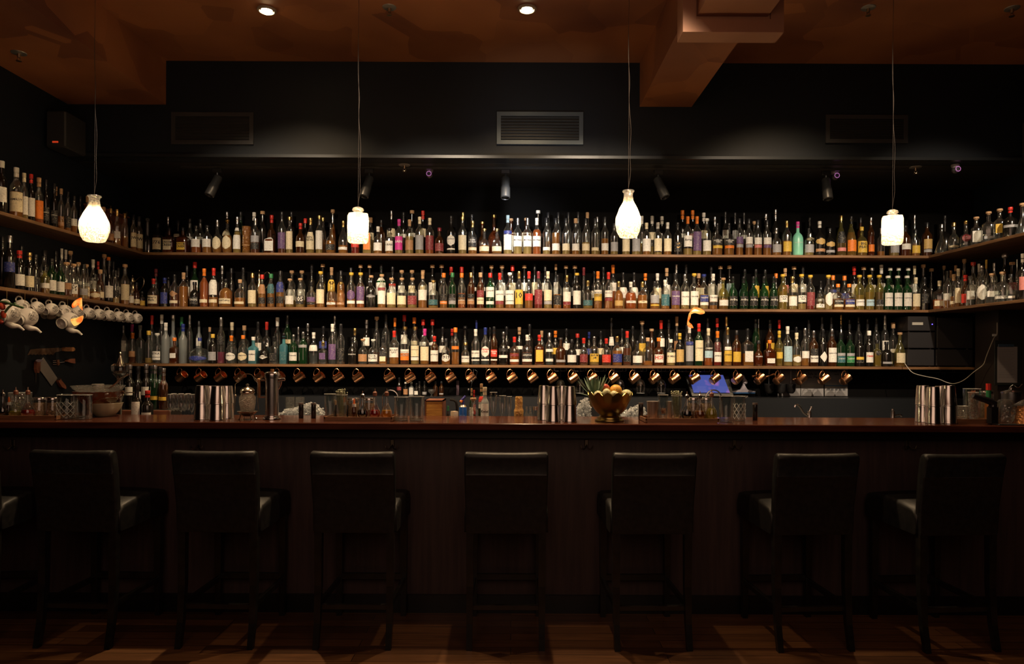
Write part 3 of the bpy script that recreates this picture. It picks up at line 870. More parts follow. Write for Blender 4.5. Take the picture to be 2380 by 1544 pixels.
805 285 103 F s c a3 w24 vs
850 180 80 R s c - - ks
912 315 108 F s b - w13+k35 vs RICARD
1025 295 98 F s k - w14d ks
1015 145 80 R s c - - ks
1137 295 112 F s b d4 w15 vs BARDOUIN
1130 150 80 R s c - - ks
1247 340 106 F s g g4 t13+v34 ks CHARTREUSE
1250 115 60 R s k - - ds
1362 345 106 F s g g4 g13+v34 ks CHARTREUSE
1355 180 80 R s k - - ks
1478 360 103 F s k - k12+y23 ks
1468 145 86 R s c - - ks
1597 315 97 F s k d4 w14 wc PIMM'S
1578 170 80 R s c - w35 ks
1695 430 108 F q y y6 k46o kc
1685 150 86 R s c - - ks
1812 450 142 F b k - v12 kc
1793 120 90 R s c - w35 vs
1895 215 96 R s c - w34 nc
1978 335 122 F t y a2 c14 nt
'''
# side-wall arms: x top y-of-base width row ...; x, y as photo pixels read at the bottle
SIDES = '''
@ TL 0 340 5.515
20 190 60 125 F s k - w25 wc
210 275 0 150 F s c a6 c15 ws AMRUT
310 345 0 92 F s c y3 w15 cs
400 360 0 92 F s k - w15 rs
500 405 0 105 F s c o6 o15 ns
590 430 0 82 F s k - k14 ks JAMESON
695 480 0 82 F s k - k14 kc JAMESON
785 545 0 70 F s c a4 n12 nc
870 585 0 75 F s c a3 k14 kc
950 640 0 75 F s c a3 w24 kc
1030 640 0 60 R s k - b35 ks
720 520 0 60 R s k - - ns
1120 640 0 65 R s c a4 - nc
1330 780 0 75 F s c a2 w24 nc
1420 800 0 78 F s b d4 n13 dc
1500 810 0 90 F q c a4 w24 ds
1600 860 0 85 F s c a4 - dc
1712 880 0 72 F s c a6 c15 kc JW
1785 900 0 88 F s c a6 c15 kc JW
1870 850 0 85 R s k - - ks
1960 920 0 75 R d c - - cb
@ TR 1980 450 5.325
1110 380 0 150 F f c w2 - vc
1150 275 0 200 R g k - - ks
1262 360 0 118 F g c w3 c12o dc
1412 330 0 122 F d c w2 s25o db
1540 290 0 115 F q c w3 w15 nt
1692 225 0 140 F q c w3 v12 nt
1830 190 0 128 F q c w3 y25 nt
1962 170 0 165 F b k - v34 rs
2112 120 0 150 F f c w3 - nt
@ ML 0 550 5.325
30 0 0 90 R s k - - ks
118 -10 0 125 F s k - b35 vc
240 175 0 125 F w k - w14 rs
265 115 0 80 R s k - - ks
365 200 0 110 F s k - c14 ds
440 225 0 108 F s k - k24 ks
550 170 0 100 R s c a3 w45 kc
560 380 0 98 F s y a4 w24 kc
640 275 0 108 F w g - w14 ks
690 180 0 80 R s k - - ks
748 300 0 98 F w g - w14 ks
765 150 0 60 R s c - - ws
815 165 0 60 R s c - - ws
825 320 0 112 F b c d3 n24 nt
873 180 0 80 R s c a3 - nt
912 340 0 98 F s c a4 w14 nt 宮
970 320 0 85 R s c a4 w45 nt
1035 345 0 95 F s c y3 v13 kc
1082 400 0 96 F b c a5 c14 kc 余
1070 345 0 80 R s c a3 w35 nt
1152 285 0 80 R s c y4 w35 ws
1175 470 0 120 F b c a4 c13o kc
1215 310 0 60 R s k - - rs
1240 410 0 90 F b b d4 c13 nc
1290 220 0 80 R s c a3 - nt
1345 255 0 80 R s k - - oc
1350 300 0 95 F b k d4 w14 kc
1405 310 0 70 R s c - - ks
1430 420 0 85 F s c y2 k24 ks
1465 390 0 80 R s c y3 w35 ks
1548 345 0 100 F s c a6 c15 nt
1620 560 0 70 F b c a5 w14 kc
1690 570 0 78 F b b d5 c13 kc
1760 680 0 70 F q c a5 y14 kc
@ MR 1980 450 5.325
1085 1080 0 150 F q c o4 c13 cs
1140 895 0 62 R t c a3 - nt
1185 960 0 100 F s c a3 w24 ks
1222 955 0 70 R s c - - ns
1262 1000 0 92 F b c a4 c12 ns
1318 930 0 100 F s c a5 c15 cs
1285 890 0 60 R s k - - nc
1392 790 0 72 R s c - - nt
1375 950 0 70 R s c a4 - nc
1405 1010 0 98 F b b d5 r14 rs
1470 1020 0 100 F s c w3 w25 cc
1502 850 0 90 R s c - w35 rt
1572 870 0 60 R s c - - ws
1610 885 0 120 F w c w2 w15o vb
1665 820 0 50 R s c - - ys
1735 990 0 150 F q c w3 w24 nt
1765 860 0 70 R s c - - vs
1865 970 0 175 F b c w3 w12 nt PATRON
1897 735 0 90 R s k - - vb
1985 850 0 120 R q k d5 s35 nt
1970 1000 0 110 F q c w3 w12 kc
2045 815 0 60 R s c - - vs
2115 745 0 85 F s k - j25 ws
'''
SEG = 18
DT = {}
def gmat(g):
    if g == 'm': return P('mint_ceramic', (.22, .62, .45), .3)
    if g == 'k': return P('dark_bottle_glass', (.008, .007, .006), .14, spec=.9)
    if g == 'f': return glass('frosted_glass', (.75, .80, .80), .6, .3, .35)
    if g == 'g': return glass('green_glass', GL['g'], .9, .04, .12)
    if g == 'a': return glass('aqua_glass', GL['a'], .9, .04, .35)
    return glass({'c': 'bottle_glass', 'b': 'brown_glass', 'u': 'blue_glass', 'y': 'olive_glass'}[g], GL[g], 1, .08, {'c': .018, 'b': .14, 'y': .12}.get(g, .05))
def lmat(l):
    col = LQ[l]; return glass('liquid_'+LN[l].replace(' ', '_').replace('-', '_'), tuple(min(1, x) for x in col), .2, .1, .06 if l == 'w' else .55)
def prof_of(st, R, H, rn):
    P_ = dict(
        s=[(0, .9), (.012, 1), (.58, 1), (.625, .95), (.665, .80), (.70, .60), (.735, .45)],
        w=[(0, .97), (.01, 1), (.57, 1), (.615, .92), (.65, .72), (.69, .50)],
        b=[(0, .85), (.02, .97), (.06, 1), (.48, 1), (.55, .93), (.61, .75), (.65, .52)],
        t=[(0, .95), (.01, 1), (.36, 1), (.46, .92), (.57, .72), (.67, .50)],
        g=[(0, .78), (.05, .95), (.16, 1), (.34, 1), (.45, .92), (.53, .74), (.58, .50)],
        q=[(0, .96), (.012, 1), (.56, 1), (.60, .94), (.635, .70), (.66, .5)],
        d=[(0, .94), (.02, 1), (.40, 1), (.46, .82), (.50, .5)],
        f=[(0, .96), (.03, 1), (.08, .98), (.30, .66), (.48, .40)])[st]
    pr = [(max(r*R, rn*1.02), z*H) for z, r in P_]
    zt = pr[-1][1]; neck0 = zt+.04*H
    return pr+[(rn*1.04, min(neck0, .9*H))], neck0
def srad(r, a, sq, R):
    if sq and r > sq: p = 5.0; return r/((abs(math.cos(a))**p+abs(math.sin(a))**p)**(1/p))
    return r
def bottle(kind, px, R, H, st, g, liq, labs, cap, txt, pos, rz=0, grp=None):
    t = thing(kind, '', 'bottle', pos, rz, grp); rn = min(.0128, R*.42)
    ct = cap[1] if len(cap) > 1 else '-'; zc = {'t': .93, 's': .86, 'b': .88, 'c': .90, '-': 1.0}[ct]
    pr, neck0 = prof_of(st, R, H, rn); sq = R*.55 if st in 'qd' else 0
    gtop = H*(zc if ct != 's' else .90)
    if gtop < neck0+.004: gtop = neck0+.004
    p2 = pr+[(rn, gtop-.006), (rn*1.15, gtop-.004), (rn*1.15, gtop)]
    b = B(); b.lathe(p2, SEG, sq=sq); b.build('glass_body', gmat(g), t)
    def rad(z):
        for (r0, z0), (r1, z1) in zip(pr, pr[1:]):
            if z0 <= z <= z1: return r0+(r1-r0)*(z-z0)/max(1e-6, z1-z0)
        return rn if z > pr[-1][1] else pr[0][0]
    if liq != '-' and g not in 'km':
        lv = H*min(.82, int(liq[1])*.085); q = [(r*.94, max(z, .006)) for r, z in pr if z < lv]+[(rad(lv)*.94, lv)]
        b = B(); b.lathe(q, SEG, sq=sq); b.build('liquid', lmat(liq[0]), t)
    # closures
    if ct != '-':
        b = B(); cm = cap_mat(cap[0]) if cap[0] != 'c' or ct in 'st' else CUTG
        if ct == 't': b.lathe([(rn*.9, gtop-.008), (rn*.9, gtop), (rn*1.45, gtop+.001), (rn*1.5, H-.003), (rn*1.3, H)], 14)
        elif ct == 's': z0 = max(neck0, H*.81); b.lathe([(rn*1.08, z0), (rn*1.08, H*.91), (rn*1.17, H*.92), (rn*1.17, H-.003), (rn*1.1, H)], 14)
        elif ct == 'c': b.lathe([(rn*1.22, min(gtop-.002, H*.87)), (rn*1.28, H-.003), (rn*1.15, H)], 14)
        elif ct == 'b': b.lathe([(rn*.8, gtop-.006), (rn*.9, gtop+.002)], 12); b.ball((0, 0, (gtop+H)/2+.001), max(.012, (H-gtop)/2), 14)
        b.build({'t': 'stopper', 's': 'neck_sleeve', 'c': 'cap', 'b': 'ball_stopper'}[ct], cm, t)
    # labels wrap the front of the body
    first = None; opts = [] if labs == '-' else labs.split('+')
    for i, lb in enumerate(opts):
        z0, z1 = int(lb[1])*.1*H, int(lb[2])*.1*H; z0 += .015*H; z1 -= .0 if i else .0
        if z1-z0 < .012: z1 = z0+.012
        a0, a1 = math.radians(-62), math.radians(62); vs = []; fs = []; nz, na = 6, 12
        shp = lb[3] if len(lb) > 3 else ''
        if sq: a0, a1 = math.radians(-38), math.radians(38)
        for iz in range(nz+1):
            z = z0+(z1-z0)*iz/nz; u = 2*iz/nz-1
            wf = math.sqrt(max(.02, 1-u*u)) if shp == 'o' else (max(.03, 1-abs(u)) if shp == 'd' else 1)
            for ia in range(na+1):
                a = -math.pi/2+(a0+(a1-a0)*ia/na)*wf; r = srad(rad(z), a, sq, R)+.0007
                vs.append((r*math.cos(a), r*math.sin(a), z))
        n0 = len(vs); vs += [(x*(1-.0005/R), y*(1-.0005/R), z) for x, y, z in vs]
        for iz in range(nz):
            for ia in range(na):
                q = iz*(na+1)+ia; fs.append((q, q+1, q+na+2, q+na+1)); fs.append((n0+q, n0+q+na+1, n0+q+na+2, n0+q+1))
        b = B(); b.v = vs; b.f = fs; o = b.build('paper_label', lab_mat(lb[0]), t)
        if first is None: first = (o, z0, z1, lb[0], sq)
    if txt:
        zc_, hh, par, key = (H*.35, H*.22, t, 'k') if first is None else ((first[1]+first[2])/2, (first[2]-first[1]), first[0], first[3])
        s = txt.replace('|', '\n'); m = INKD if key in 'wcyldv' else INKW
        if first is not None and first[3] == 'w' and txt in ('AVERNA', "PIMM'S", 'HSE', 'Havana|Club'): m = INKR
        if txt == 'S': m = INKG
        if txt == '余' or txt == '宮': s = txt
        def f(x, y):
            a = -math.pi/2+x/R; z = zc_+y+hh*.12; r = srad(rad(z), a, sq, R)+.0016; return (r*math.cos(a), r*math.sin(a), z)
        if g == 'm': m = INKW
        letter(s, R*1.8, min(hh*.6, .05), m, par, f, 'lettering', 1.0)
    return t
# ---- words for the labels
def look(g, liq, labs, cap):
    if g == 'm': a = 'mint green'
    elif g == 'k': a = 'dark'
    elif g in 'ga': a = GNM[g]
    elif g == 'f': a = 'frosted'
    elif liq != '-': a = LN[liq[0]] if g == 'c' else GNM[g]+' glass'
    else: a = GNM[g]
    L_ = [] if labs == '-' else [CN[x[0]]+(' oval' if x[3:] == 'o' else ' diamond' if x[3:] == 'd' else '') for x in labs.split('+')]
    lab = 'no label' if not L_ else (L_[0]+' label' if len(set(L_)) == 1 else L_[0]+' and '+L_[1]+' labels')
    cc = {'n': 'cork', 'v': 'silver', 'd': 'gold', 'c': 'cream'}.get(cap[0], CN.get(cap[0], '')) if len(cap) > 1 else ''
    ct = {'t': 'stopper', 's': 'neck', 'c': 'cap', 'b': 'ball stopper'}.get(cap[1] if len(cap) > 1 else '', 'no cap')
    return a, lab, (cc+' '+ct).strip()
ORD = 'first second third fourth fifth sixth seventh eighth ninth tenth eleventh twelfth thirteenth fourteenth fifteenth sixteenth seventeenth eighteenth nineteenth twentieth'.split()
def ordw(n):
    tens = {2: 'twenty', 3: 'thirty', 4: 'forty', 5: 'fifty', 6: 'sixty', 7: 'seventy', 8: 'eighty'}
    return ORD[n-1] if n <= 20 else (tens[n//10]+'-'+ORD[n % 10-1] if n % 10 else tens[n//10][:-1]+'ieth')
SHELFN = {'T': 'top shelf', 'M': 'middle shelf', 'B': 'lowest shelf', 'TL': 'top side shelf, knife wall', 'ML': 'side shelf over mugs', 'TR': 'top side shelf above clipboard', 'MR': 'lower side shelf above clipboard'}
BOT = []    # (shelf, row, x, object, desc parts)
def wpick(shelf, x, g, liq):
    if shelf in ('TR', 'MR'): return 'tequila_bottle' if liq in ('-',) or liq[0] == 'w' else 'liquor_bottle'
    if shelf in ('T', 'M', 'TL', 'ML'): return 'whiskey_bottle'
    if x < 850: return 'gin_bottle'
    return 'rum_bottle' if x < 1590 else 'liqueur_bottle'
placed = {}
def fit(shelf, row, x, y, R, wdt):
    """nudge a bottle so that it clears its neighbours in the same row"""
    L_ = placed.setdefault((shelf, 0), [])
    for (x2, y2, r2) in L_:
        d = math.hypot(x-x2, y-y2)
        if d < R+r2+.0008:
            R = max(.010, min(R, d-r2-.0008))
    L_.append((x, y, R)); return R
for line in ROWS.strip().splitlines():
    f_ = line.split()
    if f_[0] == '@': sh, ox, oy = f_[1], float(f_[2]), float(f_[3]); zsh = {'T': ZT, 'M': ZM, 'B': ZB}[sh]; continue
    x, tp, wd = map(float, f_[:3]); row, st, g, liq, labs = f_[3:8]; cap = f_[8] if len(f_) > 8 else '-'; txt = ' '.join(f_[9:])
    Y = 5.765 if row == 'F' else 5.885
    p = U(ox+x/5.325, oy+tp/5.325, Y); R = wd/5.325/2*Y/F; R = min(R, .085 if st == 'g' and wd > 200 else .056)
    R = min(R, .045 if row == 'F' else .052) if wd < 150 else R
    if row == 'F' and R > .055: Y = 5.79
    if row == 'R' and R > .058: R = .058
    sqf = 1.22 if st in 'qd' else 1; R = fit(sh, row, p.x, Y, R*sqf, wd)/sqf
    H = p.z-zsh
    k = wpick(sh, ox+x/5.325, g, liq)
    o = bottle(k, 0, R, H, st, g, liq, labs, cap, txt, (p.x, Y, zsh), 0, {'T': 'bottles on the top shelf', 'M': 'bottles on the middle shelf', 'B': 'bottles on the lowest shelf'}[sh])
    BOT.append([sh, row, p.x, o, look(g, liq, labs, cap)])
for line in SIDES.strip().splitlines():
    f_ = line.split()
    if f_[0] == '@': sh, ox, oy, sc = f_[1], float(f_[2]), float(f_[3]), float(f_[4]); zsh = ZT if sh[0] == 'T' else ZM; continue
    x, tp, _, wd = map(float, f_[:4]); row, st, g, liq, labs = f_[4:9]; cap = f_[9] if len(f_) > 9 else '-'; txt = ' '.join(f_[10:])
    lf = sh[1] == 'L'; wx = (XSL-.065 if row == 'F' else XSL-.175) if lf else (XSR+.065 if row == 'F' else XSR+.20)
    p = UX(ox+x/sc, oy+tp/sc, wx); Y = p.y
    if Y > 5.88: continue
    R = min(wd/sc/2*Y/F, .048 if wd < 140 else .062)
    if not lf and row == 'F' and R > .055: wx += .015
    sqf = 1.25 if st in 'qd' else 1; R = fit(sh, 'A', wx, Y, R*sqf, wd)/sqf; H = min(p.z-zsh, .40)
    rz = math.radians(-18 if lf else 18)*-1
    o = bottle(wpick(sh, ox+x/sc, g, liq), 0, R, H, st, g, liq, labs, cap, txt, (wx, Y, zsh), math.radians(35 if lf else -28), 'bottles on the side shelves')
    BOT.append([sh, row, Y, o, look(g, liq, labs, cap)])
def nw(s): return len(re.findall(r"[A-Za-z0-9][A-Za-z0-9'\u2019-]*", s))
def label_all():
    kn = lambda o: o.name.split('.')[0].replace('_', ' ')
    seq = {}
    for r in BOT: seq.setdefault((r[0], r[1]), []).append(r)
    texts = {}
    for key, L_ in seq.items():
        L_.sort(key=lambda r: r[2])
        sh, row = key; rw = 'front of' if row == 'F' else 'rear of'
        if len(sh) == 2 : L_.reverse() if sh[1] == 'L' else None
        base = [f"{r[4][0]} {kn(r[3])}, {r[4][1]}, {r[4][2]}, {rw} {SHELFN[sh]}" for r in L_]
        end0 = {'T': 'the decanter corner', 'M': 'the silver jug corner', 'B': 'the knife wall end', 'TL': 'the camera', 'ML': 'the camera', 'TR': 'the camera', 'MR': 'the camera'}[sh]
        n = len(L_)
        for i, r in enumerate(L_):
            s = base[i]
            if base.count(s) > 1:
                lb = lambda j: L_[j][4][1].replace(' label', '').replace('labels', '').strip()
                mk = lambda i: f"{L_[i][4][0]} bottle, {L_[i][4][1]}, {L_[i][4][2]}, {rw} {SHELFN[sh]}, "+('at row end' if i in (0, n-1) else f"beside {lb(i-1)} label")
                s2 = mk(i)
                if sum(mk(j) == s2 for j in range(n)) > 1 or nw(s2) > 16 or 'no label label' in s2:
                    u = 'camera' if len(sh) == 2 else ('knife wall' if i < n/2 or sh not in 'B' else 'amplifiers')
                    c_ = i+1 if (u != 'amplifiers') else n-i
                    s2 = f"{r[4][0]} bottle, {r[4][1].replace(' and ', '-')}, {ordw(c_)} in {'front' if row == 'F' else 'rear'} row from {u}, {SHELFN[sh].split(',')[0]}"
                    if nw(s2) > 16: s2 = f"{r[4][0]} bottle, {ordw(c_)} in {'front' if row == 'F' else 'rear'} row from {u}, {SHELFN[sh]}"
                s = s2
            if nw(s) > 16:
                s = f"{r[4][0]} bottle, {r[4][1]}, {r[4][2]}, {rw} {SHELFN[sh].split(',')[0]}"
            texts[r[3].name] = s; r[3]['label'] = s
    inv = {}
    for k_, v in texts.items(): inv.setdefault(v.lower(), []).append(k_)
    dup = [v for v in inv.values() if len(v) > 1]
    print('BOTTLES', len(BOT), 'duplicate labels', len(dup), dup[:3], [texts[v[0]] for v in dup[:3]], 'long', [t_ for t_ in texts.values() if nw(t_) > 16][:3])
label_all()
# ---------------------------------------------------------------- copper mugs
def copper_mug():
    t = thing('copper_mug', '', 'mug', (0, 0, 0), group='copper mugs under the lowest shelf')
    a = math.radians(32); ax = Matrix.Rotation(math.pi/2-a, 4, 'Y'); T = Matrix.Translation((-.017, 0, -.104)) @ ax
    R, L = .0335, .082
    b = B(); b.lathe([(R-.004, 0), (R-.001, .002), (R, .01), (R, L-.004), (R+.0018, L-.001), (R, L), (R-.003, L-.002), (R-.003, .006), (.001, .004)], 28, T, cap1=False); b.build('cup', COPPER, t)
    b = B(); b.tube(spline([(-.024, 0, -.070), (-.0265, 0, -.05), (-.018, 0, -.026), (0, 0, -.0105), (.019, 0, -.020), (.021, 0, -.034), (.010, 0, -.048), (.000, 0, -.060)], 5), .0034, 8); b.build('handle', COPPER, t)
    return t
HG = P('brass_hook', (.7, .5, .2), .3, 1)
def hook(p, lb, s=1.0, grp='cup hooks'):
    t = thing('cup_hook', lb, 'hook', p, group=grp)
    b = B(); b.tube([(0, -.001, 0), (0, -.001, -.006)]+list(spline([(0, -.001, -.006), (.006, -.001, -.010), (.006, -.001, -.016), (0, -.001, -.0175), (-.006, -.001, -.0145)])), .0014, 6); b.build('hook_wire', HG, t)
    b = B(); b.lathe([(.005, -.0015), (.005, 0)], 10); b.build('collar', HG, t); return t
MX = [416, 461, 507, 552, 598, 643, 690.7, 736.7, 782.7, 828.7, 903, 951, 997.7, 1045, 1092, 1140, 1188.7, 1236, 1283, 1331.5, 1377, 1426.7, 1474.6, 1522.4, 1569.4, 1616.3, 1664, 1716, 1769, 1814, 1866.5, 1919, 1969.8]
near = ['nearest the wine bottles', 'second from the wine bottles', 'third from the wine bottles', 'above the shaker tins', 'above the silver jar handle', 'behind the silver pot lid', 'just past the silver pot', 'third past the silver pot', 'fourth past the silver pot', 'last before the wide gap', 'first after the wide gap', 'above the amber cruet', 'above the small bitters bottles', 'above the tambour box', 'in front of the hanging jigger', 'above the frosted bottle', 'above the flute glasses', 'above the carved tiki mug', 'above the middle shaker tins', 'between tins and pineapple leaves', 'half hidden by pineapple leaves', 'above the apple in the bowl', 'past the bowl, above the dark vial', 'above the metal tumbler', 'above the herb tumbler', 'over the near edge of the screen', 'over the middle of the screen', 'brightly lit, past the screen', 'past the squeegee handle', 'above the hanging strainer baskets', 'over the middle poster', 'turned sideways, over the last poster', 'last of the row, turned to show its base']
m0 = copper_mug()
for i, px in enumerate(MX):
    dz = {31: (-.55, 0), 32: (-.7, 0)}.get(i, (0, 0))[0]; p = U(px-3.5, 850, 5.66)
    q = m0 if i == 0 else copy_tree(m0)
    y = 5.69; z = ZB-TH
    q.location = (p.x*y/5.66, y+.035, z-.004); q.rotation_euler = (0, random.uniform(-.04, .04), -.25+i*.028+random.uniform(-.08, .08) if i < 31 else dz*-1.0-.3)
    q['label'] = 'copper mug hanging by its handle, '+near[i]
    hook((q.location.x, y+.035, z), 'brass cup hook holding the copper mug '+near[i])
for px in (1129, 1157): hook((U(px, 850, 5.69).x, 5.725, ZB-TH), 'empty brass cup hook beside the mug above the frosted bottle', grp='empty hooks')
# ---------------------------------------------------------------- white teapot mugs under the knife-wall arm
PRINT = noisy('china_print', (.12, .11, .10), (.62, .58, .54), ns=190, rough=.3, contrast=(.45, .56))
def tea(s, spout):
    t = thing('teapot_mug', '', 'teapot mug', (0, 0, 0), group='white china mugs under the side shelf'); R = .043*s
    Cc = Vector((.012, 0, -.062*s-.005)); d = Vector((-.64, -.72, -.30)).normalized(); T = Matrix.Translation(Cc) @ d.to_track_quat('Z', 'Y').to_matrix().to_4x4()
    pr = [(R*math.sin(math.pi*i/16)+1e-4, -R*math.cos(math.pi*i/16)) for i in range(0, 13)]
    nr = R*.60; pr += [(nr, R*.86), (nr*.98, R*1.28), (nr*1.04, R*1.32), (nr*.96, R*1.33), (nr*.88, R*1.28), (nr*.88, R*.8), (.001, R*.2)]
    b = B(); b.lathe(pr, 28, T, cap1=False); b.build('cup', CHINA, t)
    h = R*.85; b = B(); b.tube(spline([Cc+Vector((-R*.55, -R*.3, R*.55)), Cc+Vector((-R*.72, -R*.2, R*1.0)), Cc+Vector((-R*.45, -R*.1, R*1.42)), Cc+Vector((-R*.05, 0, R*1.28)), Cc+Vector((R*.0, 0, R*.9))], 6), .0045*s, 8); b.build('handle', CHINA, t)
    # printed decoration on the shell
    q = Vector((.60, -.78, .08)).normalized(); Tq = Matrix.Translation(Cc) @ q.to_track_quat('Z', 'Y').to_matrix().to_4x4(); b = B()
    b.lathe([(R*1.006*math.sin(a), R*1.006*math.cos(a)) for a in (.56, .42, .28, .12, .01)], 16, Tq, cap0=False); b.build('printed_motif', PRINT, t)
    b = B(); b.lathe([(nr*1.012, R*.92), (nr*1.012, R*1.12)], 24, T, cap0=False, cap1=False); b.build('printed_band', PRINT, t)
    if spout:
        b = B(); b.tube(spline([Cc+Vector((-R*.1, -R*.2, -R*.8)), Cc+Vector((R*.25, -R*.3, -R*1.15)), Cc+Vector((R*.75, -R*.35, -R*1.22)), Cc+Vector((R*1.1, -R*.35, -R*1.5)), Cc+Vector((R*1.2, -R*.35, -R*1.62))], 5), .01, 10, rs=[R*(.42-.30*min(1, k/14)) for k in range(21)])
        b.build('spout', CHINA, t)
    return t
tw = ['first of the upper row, closest to the camera', 'second of the upper row from the camera', 'third of the upper row, beside the flame', 'fourth of the upper row, licked by flame', 'fifth of the upper row, just past the flame', 'sixth of the upper row from the camera', 'seventh of the upper row from the camera', 'fourth from the shelf corner', 'third from the shelf corner', 'second from the shelf corner', 'last of the row, in the shelf corner']
a_ = tea(1, False); zt = ZM-TH; first = True
for i, px in enumerate((62, 97, 130, 161, 190, 216, 240, 263, 286, 307, 327)):
    p = UX(px, 700, XSL+.0); q = a_ if i == 0 else copy_tree(a_); q.location = (XSL-.045, p.y, zt-.012); q.rotation_euler = (0, 0, math.atan2(3.05, p.y)); q['label'] = 'small white china mug with printed motif, '+tw[i]
    hook((XSL-.045, p.y, zt), 'brass hook holding the white mug '+tw[i])
b_ = tea(1.38, True)
for i, (px, py, lb) in enumerate(((30, 697, 'large white teapot mug with curled spout, behind the tulips'), (71, 705, 'large white teapot mug with curled spout, between tulips and flame'), (168, 716, 'large white teapot mug with curled spout, hanging alone under the flame'))):
    p = UX(px, py, XSL+.02); q = b_ if i == 0 else copy_tree(b_); q.location = (XSL+.02, p.y-.05, p.z); q.rotation_euler = (0, 0, math.atan2(3.05, p.y)); q['label'] = lb
    b = B(); b.tube([(0, 0, 0), (0, 0, zt-p.z+.02)], .0015, 6); hk = b.build('hanging_wire', HG); hk.parent = q
for i, (px, py, lb) in enumerate(((112, 728, 'white mug hanging behind and below the upper row, nearer the tulips'), (140, 729, 'white mug hanging behind and below the upper row, nearer the flame'))):
    p = UX(px, py, XSL-.15); q = copy_tree(a_); q.location = (XSL-.15, p.y, p.z+.066); q.rotation_euler = (0, 0, math.atan2(3.05, p.y)); q['label'] = lb
    b = B(); b.tube([(0, 0, -.01), (0, 0, zt-q.location.z)], .0015, 6); hk = b.build('hanging_wire', HG); hk.parent = q
# tulips in front of the mugs at the frame edge
GR = P('tulip_leaf', (.10, .20, .08), .5); RD = noisy('tulip_red', (.35, .02, .01), (.62, .08, .02), ns=30, rough=.5)
t = thing('tulip_bunch', 'red tulips with green stems leaning in front of the white mugs', 'flowers', U(-25, 770, 3.95))
def rel(px, py, y=3.95): return U(px, py, y)-Vector(t.location)
for k, pts in enumerate(([(-25, 770), (-10, 715), (5, 702), (28, 708), (54, 716)], [(-25, 770), (5, 735), (20, 715), (35, 705)], [(-25, 770), (-15, 705), (-2, 702), (15, 704), (33, 709)])):
    b = B(); n = len(pts); b.tube(spline([rel(*p_) for p_ in pts]), .006, 6, None); b.build('stem', GR, t)
for (px, py, r, sz) in ((4, 712, .017, 1.3), (8, 731, .014, 1.6), (1, 747, .013, 1.3)):
    b = B(); b.lathe([(.001, -r*sz), (r*.7, -r*sz*.8), (r, -r*.2), (r*.95, r*.5), (r*.6, r*sz*.95)], 12, Matrix.Translation(rel(px, py)) @ Matrix.Rotation(2.2+px*.1, 4, 'Y'), cap1=False); b.build('blossom', RD, t)
# flames
def flame(name, lb, pts, Y, core):
    t = thing(name, lb, 'flame', U(*pts[0], Y), group='flames'); o0 = Vector(t.location)
    FM = MATS.get('flame_outer')
    if not FM:
        m, N, L, bb = nmat('flame_outer'); out = N['Material Output']; em = N.new('ShaderNodeEmission'); em.inputs[1].default_value = .8
        cr = N.new('ShaderNodeValToRGB'); cr.color_ramp.elements[0].color = (.9, .12, .01, 1); cr.color_ramp.elements[1].color = (1, .55, .12, 1); cr.color_ramp.elements[0].position = .4; cr.color_ramp.elements[1].position = .6
        tc = N.new('ShaderNodeTexCoord'); no = N.new('ShaderNodeTexNoise'); no.inputs['Scale'].default_value = 18; L.new(tc.outputs['Object'], no.inputs['Vector']); L.new(no.outputs['Fac'], cr.inputs[0]); L.new(cr.outputs[0], em.inputs[0])
        tr = N.new('ShaderNodeBsdfTransparent'); mx = N.new('ShaderNodeMixShader'); mx.inputs[0].default_value = .75; L.new(tr.outputs[0], mx.inputs[1]); L.new(em.outputs[0], mx.inputs[2]); L.new(mx.outputs[0], out.inputs[0]); FM = m
    for nm, pl, th in core:
        P3 = [U(x, y, Y)-o0 for x, y in pl]; P3 = spline([P3[-1]]+P3+P3[:2], 5)[5:-6]; b = B(); cx_ = sum(p_.x for p_ in P3)/len(P3); cz_ = sum(p_.z for p_ in P3)/len(P3)
        n = len(P3); vs = [(p_.x, 0, p_.z) for p_ in P3]+[(cx_+(p_.x-cx_)*.5, -th, cz_+(p_.z-cz_)*.5) for p_ in P3]+[(cx_+(p_.x-cx_)*.5, th, cz_+(p_.z-cz_)*.5) for p_ in P3]
        fs = []
        for i in range(n): j = (i+1) % n; fs += [(i, j, n+j, n+i), (j, i, 2*n+i, 2*n+j)]
        fs += [tuple(range(n, 2*n)), tuple(range(3*n-1, 2*n-1, -1))]; b.add(vs, fs); b.build(nm, FM if nm != 'flame_core' else P('flame_core', (1, .7, .3), .5, emit=(1, .62, .25), es=1.4), t)
    return t
flame('flame', 'curl of orange flame above the red-capped bottle on the lowest shelf', [(1606, 765)], 5.62, [('flame_tongue', [(1597, 755), (1599, 738), (1602, 728), (1606, 732), (1601, 742), (1600, 752), (1612, 762), (1604, 762)], .008), ('flame_sheet', [(1601, 732), (1610, 716), (1622, 715), (1634, 720), (1638, 728), (1628, 731), (1614, 728)], .012), ('flame_core', [(1606, 725), (1613, 718), (1622, 720), (1627, 724), (1615, 725)], .015)])
flame('flame', 'small orange flame licking the white mugs under the side shelf', [(183, 722)], 4.40, [('flame_sheet', [(167, 708), (173, 700), (183, 694), (190, 693), (191, 705), (192, 722), (188, 716), (181, 707), (175, 714), (168, 715)], .008), ('flame_tongue', [(164, 743), (178, 739), (193, 734), (191, 747), (180, 756), (171, 757)], .008)])
